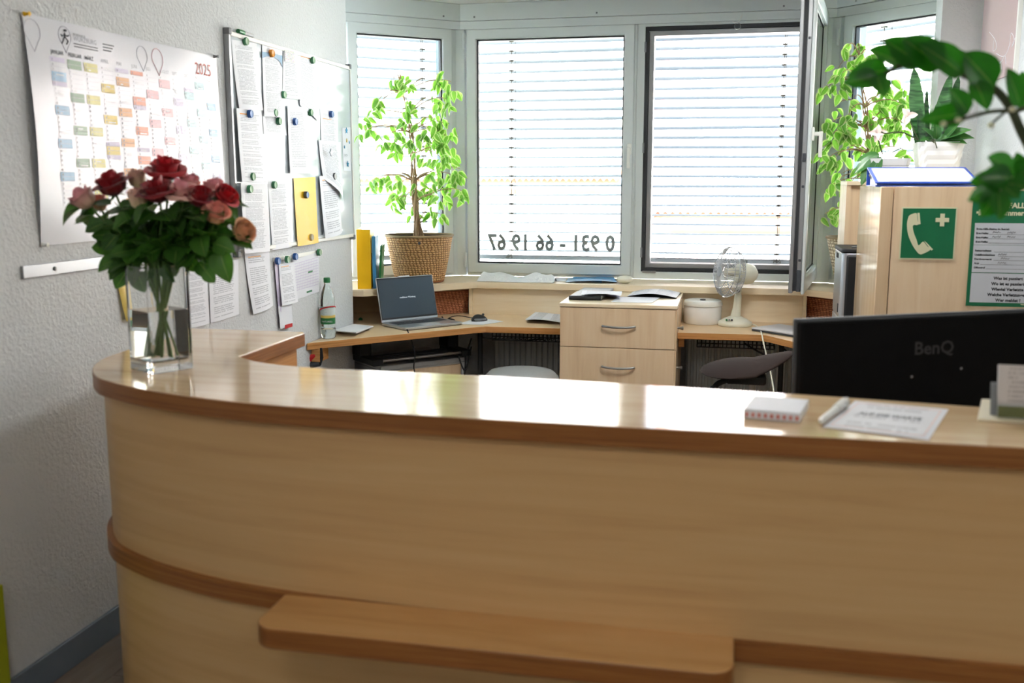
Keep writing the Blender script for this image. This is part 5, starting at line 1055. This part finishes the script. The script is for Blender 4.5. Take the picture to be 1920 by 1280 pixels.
ficus('light green ficus in a woven basket on the right window ledge by the open casement', p, .10, .165, .285, 'seagrass_pale', [(1640, 400), (1636, 340), (1632, 290), (1626, 240), (1622, 200), (1618, 160), (1612, 110)],
    [(1608, 92, 12, 7), (1604, 110, 10, 6), (1590, 90, 6, 2), (1628, 108, 10, 6), (1572, 132, 9, 7), (1580, 140, 7, 4), (1568, 160, 7, 3), (1545, 168, 8, 3), (1552, 166, 6, 2), (1582, 168, 10, 6), (1563, 204, 6, 2), (1600, 190, 8, 4), (1590, 222, 12, 7), (1562, 232, 12, 8), (1600, 245, 14, 9), (1580, 256, 14, 8), (1556, 260, 8, 4),
     (1650, 170, 22, 14), (1680, 180, 20, 14), (1640, 200, 20, 12), (1668, 215, 20, 12), (1694, 205, 14, 9), (1644, 235, 18, 10), (1672, 245, 18, 10), (1692, 235, 10, 6), (1610, 270, 12, 7), (1590, 285, 12, 7), (1552, 302, 12, 8), (1566, 298, 8, 5), (1545, 280, 8, 4), (1610, 305, 12, 6), (1580, 330, 12, 7), (1568, 342, 8, 4), (1550, 358, 6, 2), (1596, 345, 8, 4),
     (1582, 380, 9, 5), (1572, 398, 9, 5), (1554, 402, 7, 3), (1546, 404, 6, 2), (1588, 390, 8, 4), (1700, 290, 8, 4), (1640, 270, 14, 6)], 5.60, .066)
# snake plant and orchid on the tall cabinet
def square_pot(parent, p, w0, w1, h, mat, bump=0.0):
    b = MB(); n = None; k = 10
    for i in range(k+1):
        w = (w0+(w1-w0)*i/k)/2; poly = rrect(-w, -w, w, w, w*.35, 4); n = len(poly); ring_ = []
        for j, (x, y) in enumerate(poly):
            s_ = 1+bump*(1 if (i+j//2) % 2 == 0 else -1)*(1 if 0 < i < k else 0); b.v.append((p.x+x*s_, p.y+y*s_, p.z+h*i/k))
    for i in range(k):
        for j in range(n): q_ = (j+1) % n; b.f.append((i*n+j, i*n+q_, (i+1)*n+q_, (i+1)*n+j)); b.m.append(0)
    b.f.append(tuple(range(n-1, -1, -1))); b.m.append(0); b.build('pot', mat, parent, world=True)
    w = w1/2-.006; MB().prism([(p.x+x, p.y+y) for x, y in rrect(-w, -w, w, w, w*.35, 4)], p.z+h-.03, p.z+h-.015).build('soil', 'soil', parent, world=True)
YS = 4.55
p = on_y(1754, 345, YS); p.z = CZ+.0005; ph = on_y(1754, 266, YS-.08).z-CZ
sp_ = thing('snake_plant', 'snake plant with banded leaves in a white textured pot on the tall cabinet', 'plant', p)
square_pot(sp_, p, .135, .185, ph, 'white_ceramic', .012)
def blade(base, tip, w, parent, bend=.02, twist=.3):
    base, tip = Vector(base), Vector(tip); ax_ = (tip-base); side = Vector((math.cos(twist), math.sin(twist), 0)); nn = side.cross(ax_.normalized())
    def f(u, v):
        ww = w*min(1, (1-v)**.5*1.6)*(.75+.25*min(1, v*3)); x = (u-.5)*ww; return base+ax_*v+side*x+nn*(abs(u-.5)*.35*ww-bend*math.sin(math.pi*v))
    b = MB().grid(f, 4, 12); b.build('leaf', 'snake_leaf', parent, world=True, smooth=80)
for (bx_, by_, tx, ty, w, Y_, tw) in ((1724, 268, 1714, 126, .060, YS-.03, .1), (1750, 268, 1783, 138, .052, YS+.03, -.2), (1770, 268, 1798, 142, .045, YS+.06, .2), (1740, 268, 1738, 168, .032, YS+.05, .6), (1756, 268, 1760, 190, .05, YS+.0, -.5), (1728, 268, 1726, 200, .05, YS-.05, .9)):
    blade(on_y(bx_, by_, Y_), on_y(tx, ty, Y_), w, sp_, .012, tw)
ORC = leaf_mesh('leaf', 'leaf_orchid', .42, .25, .45, .3, .1)
for (bx_, by_, tx, ty, L) in ((1752, 262, 1735, 236, .08), (1756, 262, 1758, 228, .085), (1762, 262, 1808, 240, .125), (1764, 264, 1800, 262, .105), (1768, 262, 1818, 252, .12), (1750, 264, 1728, 258, .07), (1770, 262, 1790, 234, .09)):
    b_ = on_y(bx_, by_, YS-.06); d = on_y(tx, ty, YS-.10)-b_; kid(ORC, 'leaf', sp_, align(b_, d, Vector((0, -.8, .8)), max(L, d.length)))
for k, (tx, ty) in enumerate(((1752, 268), (1757, 278))): MB().tube(spline([on_y(1750, 264, YS-.1), on_y(1746+k*6, 262, YS-.11), on_y(tx, ty, YS-.112)], 5), .0022, 5).build('air_root', 'stem_dark', sp_, world=True)
p = on_y(1664, 345, 4.50); p.z = CZ+.0005; ph = on_y(1664, 297, 4.43).z-CZ
op = thing('orchid_plant', 'fading orchid in a smooth white pot on the tall cabinet behind the blue file', 'plant', p)
square_pot(op, p, .115, .162, ph, 'white_ceramic')
for (bx_, by_, tx, ty, L, Y_) in ((1650, 290, 1604, 322, .15, 4.44), (1646, 292, 1616, 342, .15, 4.42), (1652, 292, 1632, 346, .14, 4.40), (1650, 288, 1610, 300, .10, 4.48)):
    b_ = on_y(bx_, by_, Y_+.03); d = on_y(tx, ty, Y_)-b_
    me = leaf_mesh('leaf', 'leaf_orchid', .42, .2, .1, .3, .1); kid(me, 'leaf', op, align(b_, d, Vector((-.5, -.8, .5)), d.length*1.1))
MB().tube(spline([on_y(1655, 290, 4.48), on_y(1648, 265, 4.46), on_y(1646, 245, 4.46), on_y(1660, 250, 4.44), on_y(1690, 248, 4.46), on_y(1722, 262, 4.46)], 6), .0028, 6).build('flower_stem', 'stem_dark', op, world=True, smooth=60)
MB().tube(spline([on_y(1662, 292, 4.48), on_y(1680, 282, 4.46), on_y(1694, 275, 4.46)], 6), .0022, 6).build('twig', 'stem_dark', op, world=True, smooth=60)
PT = leaf_mesh('petal', 'orchid_petal', .7, .3, .5, .2)
fl = on_y(1646, 250, 4.45)
for d in ((-.3, -.4, -1), (.35, -.4, -.9), (-.9, -.3, .1), (.9, -.3, .2), (0, -.4, .9)): kid(PT, 'petal', op, align(fl, d, (0, -1, .2), .038))
fl = on_y(1702, 218, 4.46); 
for d in ((-.3, -.4, -1), (.9, -.3, .2), (-.6, -.4, .9)): kid(PT, 'petal', op, align(fl, d, (0, -1, .2), .04))
MB().tube(spline([on_y(1722, 262, 4.46), on_y(1712, 240, 4.46), fl], 5), .0022, 5).build('twig', 'stem_dark', op, world=True, smooth=60)
# ZZ plant on the counter, its pot just outside the view
zp = Vector((.86, 2.185, CH+.0005)); zz = thing('zz_plant', 'glossy dark green plant arching into view from the right above the counter', 'plant', zp)
MB().lathe([(0, .002), (.075, .0), (.08, .01), (.10, .16), (.104, .17), (.096, .17), (.092, .15), (0, .148)], 32, T(*zp)).build('pot', 'white_ceramic', zz, world=True, smooth=40); MB().lathe([(.093, .152), (0, .154)], 20, T(*zp)).build('soil', 'soil', zz, world=True)
cz = lambda x, y: (1480+x/2.909, 40+y/2.909)
def zpt(x, y, d): return at_d(*cz(x, y), d)
ZL = [leaf_mesh('leaf', 'leaf_zz', .56, .14, .12, .25), leaf_mesh('leaf', 'leaf_zz', .50, .2, .2, .3)]
def stemz(pts, r0, r1, d, dd=0):
    w = [zp+Vector((-.01, 0, .15)), ]+[zpt(x, y, d+dd*i) for i, (x, y) in enumerate(pts)]; sp = spline(w, 6)
    MB().tube(sp, [r0+(r1-r0)*i/(len(sp)-1) for i in range(len(sp))], 8).build('stem', 'stem_dark', zz, world=True, smooth=60)
stemz([(1500, 1000), (1290, 650), (1210, 480), (1120, 370), (1000, 310), (850, 255), (700, 235), (600, 245), (500, 298), (440, 320)], .011, .0035, 1.92, .006)
stemz([(1480, 800), (1330, 500), (1230, 488), (1100, 492), (960, 528), (840, 560)], .006, .0028, 1.86)
stemz([(1560, 1150), (1400, 830), (1280, 845), (1200, 880), (1140, 930)], .008, .004, 1.80)
def zleaf(b0, t0, w, d, tilt=0.0, dt=-.03):
    b_ = zpt(*b0, d); t_ = zpt(*t0, d+dt); v = t_-b_; me = random.choice(ZL); L = v.length
    kid(me, 'leaf', zz, align(b_, v, -_f+_r*tilt+_u*rnd(-.1, .4), L, (w*1.18/2.909/1880*d)/(L*.50)))
for a_ in (((545, 268), (325, 285), 125, 1.97), ((490, 300), (300, 335), 95, 1.95), ((478, 300), (520, 405), 110, 1.94), ((635, 238), (440, 140), 130, 1.98), ((720, 238), (520, 90), 135, 1.96), ((830, 250), (620, 85), 150, 1.94), ((950, 292), (720, 105), 165, 1.93),
           ((1010, 315), (900, 140), 100, 2.0), ((1120, 360), (955, 165), 165, 1.91), ((1010, 318), (1085, 482), 105, 1.90), ((1262, 470), (1195, 250), 100, 1.88), ((1290, 490), (1275, 270), 110, 1.94), ((975, 505), (885, 360), 110, 1.86), ((965, 498), (725, 535), 115, 1.88),
           ((1225, 815), (1090, 735), 110, 1.80), ((1240, 850), (1250, 715), 110, 1.84), ((1215, 850), (1040, 850), 115, 1.78), ((1180, 880), (990, 870), 115, 1.79), ((1150, 930), (985, 965), 120, 1.77), ((1135, 940), (1045, 1060), 110, 1.76), ((1140, 935), (1155, 1075), 110, 1.75), ((1170, 905), (1255, 960), 90, 1.76), ((1190, 880), (1300, 905), 100, 1.77), ((1230, 845), (1330, 800), 100, 1.8), ((1250, 840), (1330, 740), 100, 1.83),
           ((1330, 620), (1400, 480), 110, 1.9), ((1380, 700), (1480, 620), 110, 1.9)): zleaf(*a_)
for x, y in ((1100, 565), (840, 558), (920, 538), (1215, 480)): MB().lathe([(0, -.006), (.006, -.003), (.006, .003), (0, .006)], 8, T(*zpt(x, y, 1.855))).build('node', 'sign_cream', zz, world=True, smooth=60)
MB().tube([zpt(1180, 492, 1.86), zpt(1100, 562, 1.855)], .0025, 5).build('twig', 'stem_dark', zz, world=True)
for x, y in ((1205, 870), (1175, 890), (1150, 915)): MB().tube([zpt(x+18, y-8, 1.785), zpt(x, y+8, 1.782)], .0065, 6).build('node', 'sign_cream', zz, world=True, smooth=60)
# ---- glass vase with roses
V0, V1, V2 = on_z(250, 690, CH), on_z(286, 703, CH), on_z(358, 692, CH); vc = (V0+V2)/2; hd = ((V2-V0).length/2+(V1-vc).length)/2
va = math.atan2(V1.y-vc.y, V1.x-vc.x)-math.pi/4*5; VS = hd*math.sqrt(2)/2
dv = (vc-_C).dot(_f); VH = at_d(300, 497, dv-.03).z-CH; WL = at_d(300, 577, dv).z-CH
vs_ = thing('glass_vase', 'tall square clear glass vase half full of water on the counter', 'vase', vc+Vector((0, 0, .0006)), va)
b = MB(); rings = []
def sqr(w, z, r=.008): return [(x, y, z) for x, y in rrect(-w, -w, w, w, r, 3)]
lay = [sqr(VS*.985, 0), sqr(VS, .004), sqr(VS, VH-.002), sqr(VS-.001, VH), sqr(VS-.0045, VH), sqr(VS-.0055, VH-.002, .006), sqr(VS-.007, .032, .006), sqr(VS-.012, .027, .006)]
n = len(lay[0]); b.v = [v for l in lay for v in l]
for i in range(len(lay)-1):
    for j in range(n): q_ = (j+1) % n; b.f.append((i*n+j, i*n+q_, (i+1)*n+q_, (i+1)*n+j)); b.m.append(0)
b.f += [tuple(range(n-1, -1, -1)), tuple(range((len(lay)-1)*n, len(lay)*n))]; b.m += [0, 0]
b.build('glass_body', 'vase_glass', vs_)
b = MB(); lay = [sqr(VS-.0115, .0268, .006), sqr(VS-.0066, .032, .006), sqr(VS-.0060, WL, .006)]; b.v = [v for l in lay for v in l]
for i in range(2):
    for j in range(n): q_ = (j+1) % n; b.f.append((i*n+j, i*n+q_, (i+1)*n+q_, (i+1)*n+j)); b.m.append(0)
b.f += [tuple(range(n-1, -1, -1)), tuple(range(2*n, 3*n))]; b.m += [0, 0]; b.build('water', 'water', vs_)
def rose_head(mat, opn, seed):
    rs = random.Random(seed); b = MB()
    layers = [(4, .008, .004, .047, 1.0, .0), (5, .012, .011+.002*opn, .049, .85, .1), (6, .017, .020+.005*opn, .047-.002*opn, .72, .45), (6, .019, .023+.010*opn, .043-.007*opn, .68, 1.0)]
    if opn < .4: layers = layers[:3]
    for li, (n_, r0, r1, h, wa, curl) in enumerate(layers):
        for k in range(n_):
            a0 = 2*math.pi*k/n_+li*.7+rs.uniform(-.2, .2); hh = h*rs.uniform(.9, 1.08); rr = r1*rs.uniform(.92, 1.1); cu = curl*opn*rs.uniform(.7, 1.3)
            def f(u, v):
                s_ = 2*u-1; v2 = v*(1-.16*s_*s_); r = .004+(r0-.004)*math.sin(min(1, v2*3)*math.pi/2)+(rr-r0)*v2**1.3+cu*.010*max(0, v2-.6)/.4
                z = hh*v2-.016*cu*max(0, v2-.65)**2/.12; w = a0+s_*wa*math.sin(math.pi*min(.62, .25+.42*v))*1.25; r += .0025*s_*s_
                return (r*math.cos(w), r*math.sin(w), z)
            b.grid(f, 6, 6)
    return b.mesh('flower', mat, 80)
RL = [leaf_mesh('leaf', 'leaf_rose', .84, .2, .35, .3), leaf_mesh('leaf', 'leaf_rose', .76, .4, .5, .35), leaf_mesh('leaf', 'leaf_rose', .9, .1, .2, .25)]
SEP = leaf_mesh('sepal', 'leaf_rose', .3, .2, .8, .6, 0, 4)
ROSES = [(212, 350, 'rose_dark', 1.10, (-.25, 1), 0, .9, 'dark red rose at the left of the bouquet'), (312, 322, 'rose_red', 1.15, (.05, 1), .06, 1.0, 'bright red open rose at the top of the bouquet'), (296, 362, 'rose_dark', 1.15, (-.1, 1), -.06, .9, 'dark red rose in the middle of the bouquet under the top rose'),
    (374, 374, 'rose_dark', .92, (.2, .9), -.05, .6, 'dark red rose between the pink roses right of the middle'), (420, 370, 'rose_red', .92, (.75, .6), 0, .6, 'small red rose leaning to the right edge of the bouquet'), (160, 376, 'rose_pink', 1.0, (-.6, .8), 0, .45, 'pink rose bud leaning out at the far left of the bouquet'),
    (188, 384, 'rose_coral', .75, (-.2, 1), .07, .3, 'small coral bud behind the far left pink rose'), (258, 340, 'rose_cream', .85, (.0, 1), .05, .3, 'cream pink bud standing left of the top red rose'), (261, 378, 'rose_cream', .95, (0, 1), -.05, .3, 'pale cream bud directly below the other cream bud'),
    (340, 362, 'rose_pink', 1.0, (.1, .8), -.05, .9, 'open light pink rose right of the middle red rose'), (354, 346, 'rose_pink', .8, (.3, 1), .08, .5, 'half hidden pale pink rose behind the open pink rose'), (400, 356, 'rose_pink', .85, (.1, 1), .06, .7, 'pale pink rose behind the small red rose on the right'),
    (404, 404, 'rose_coral', .95, (.25, .6), -.06, .55, 'wide open coral rose below the red rose on the right'), (452, 434, 'rose_apricot', .95, (1, .25), 0, .42, 'apricot rose sticking out lowest on the right of the bouquet')]
roots = []; stems = []
for k, (x, y, m, sc_, (dx, dy), do, opn, lb_) in enumerate(ROSES):
    ax_ = (_r*dx+_u*dy-_f*(.45 if dy > .5 else .7)).normalized(); c = at_d(x, y, dv+do); hb = c-ax_*.022*sc_
    w = 2*math.pi*k/len(ROSES)*2.0; bot = vc+RZ(va) @ Vector((math.cos(w)*VS*.62, math.sin(w)*VS*.62, .034)); 
    nk = vc+Vector(((hb.x-vc.x)*.18, (hb.y-vc.y)*.3, VH+.0)); bot = Vector((vc.x-(hb.x-vc.x)*.16+rnd(-.012, .012), vc.y+rnd(-.025, .025), CH+.036))
    st = bez(hb, hb-ax_*.05-Vector((0, 0, .02)), nk+Vector((0, 0, .07)), nk, 8)+bez(nk, nk-Vector((0, 0, .04)), bot.lerp(nk, .4), bot, 8)[1:]
    r = thing('rose', lb_, 'flower', bot, 0, 'roses in the glass vase'); roots.append(r); stems.append(st)
    MB().tube(st, .0032, 7).build('stem', 'stem_green', r, world=True, smooth=60)
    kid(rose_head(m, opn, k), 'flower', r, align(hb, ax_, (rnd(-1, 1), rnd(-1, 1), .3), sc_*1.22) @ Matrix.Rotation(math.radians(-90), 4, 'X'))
    for q_ in range(5):
        w = 2*math.pi*q_/5; e1 = ax_.cross(Vector((.3, .2, 1))).normalized(); e2 = ax_.cross(e1); dd = e1*math.cos(w)+e2*math.sin(w); kid(SEP, 'sepal', r, align(hb+dd*.004, dd+ax_*.25, ax_, .024*sc_))
    for q_ in range(16):
        t_ = rnd(.04, .46); pnt = st[int(t_*(len(st)-1))]; side = Vector((rnd(-1, 1), rnd(-1, 1), 0)); o = pnt+side*.03
        d = (pnt-vc); d.z = 0; d = d*4+side+Vector((0, 0, rnd(-.9, .35)))
        if o.z < CH+VH-.01: o.z = CH+VH+rnd(0, .03)
        kid(random.choice(RL), 'leaf', r, align(o, d, Vector((rnd(-.5, .5), rnd(-.8, .1), 1)), rnd(.055, .082)))
for (x, y, tx, ty) in ((196, 418, 156, 432), (215, 420, 185, 425), (210, 440, 170, 440), (215, 465, 170, 462), (222, 490, 178, 505), (232, 480, 190, 495), (235, 500, 200, 522), (250, 490, 215, 510), (245, 500, 212, 540), (262, 495, 245, 535), (250, 470, 210, 480), (230, 450, 195, 465), (300, 500, 275, 520), (310, 495, 322, 530),
    (405, 440, 440, 455), (410, 430, 430, 415), (395, 470, 412, 505), (400, 465, 420, 478), (412, 470, 428, 530), (372, 490, 395, 520), (350, 485, 330, 500), (352, 480, 368, 510), (380, 470, 420, 470), (395, 440, 410, 470), (270, 480, 240, 500), (425, 448, 455, 452), (400, 455, 440, 470), (330, 470, 350, 500), (280, 470, 300, 505), (240, 430, 205, 445), (384, 505, 402, 530), (260, 505, 250, 530), (258, 508, 272, 548), (265, 430, 250, 400), (300, 440, 285, 405), (330, 440, 345, 405), (360, 430, 375, 405), (290, 470, 265, 450), (320, 480, 345, 455), (350, 470, 380, 440), (250, 450, 225, 430), (300, 420, 310, 390), (280, 490, 255, 470), (330, 420, 320, 395), (370, 460, 395, 430), (310, 500, 300, 470), (345, 500, 365, 475), (240, 420, 225, 395), (345, 420, 360, 392), (275, 415, 270, 390)):
    do = rnd(-.07, .05); o = at_d(x, y, dv+do); d = at_d(tx, ty, dv+do-.01)-o
    k = min(range(len(roots)), key=lambda i: min((o-s_).length for s_ in stems[i][:9]))
    near = min(stems[k][:9], key=lambda s_: (o-s_).length); MB().tube([near, o], .0012, 4).build('leaf_stalk', 'stem_green', roots[k], world=True)
    kid(random.choice(RL), 'leaf', roots[k], align(o, d, Vector((rnd(-.4, .4), -.9, .6)), max(.04, d.length)))
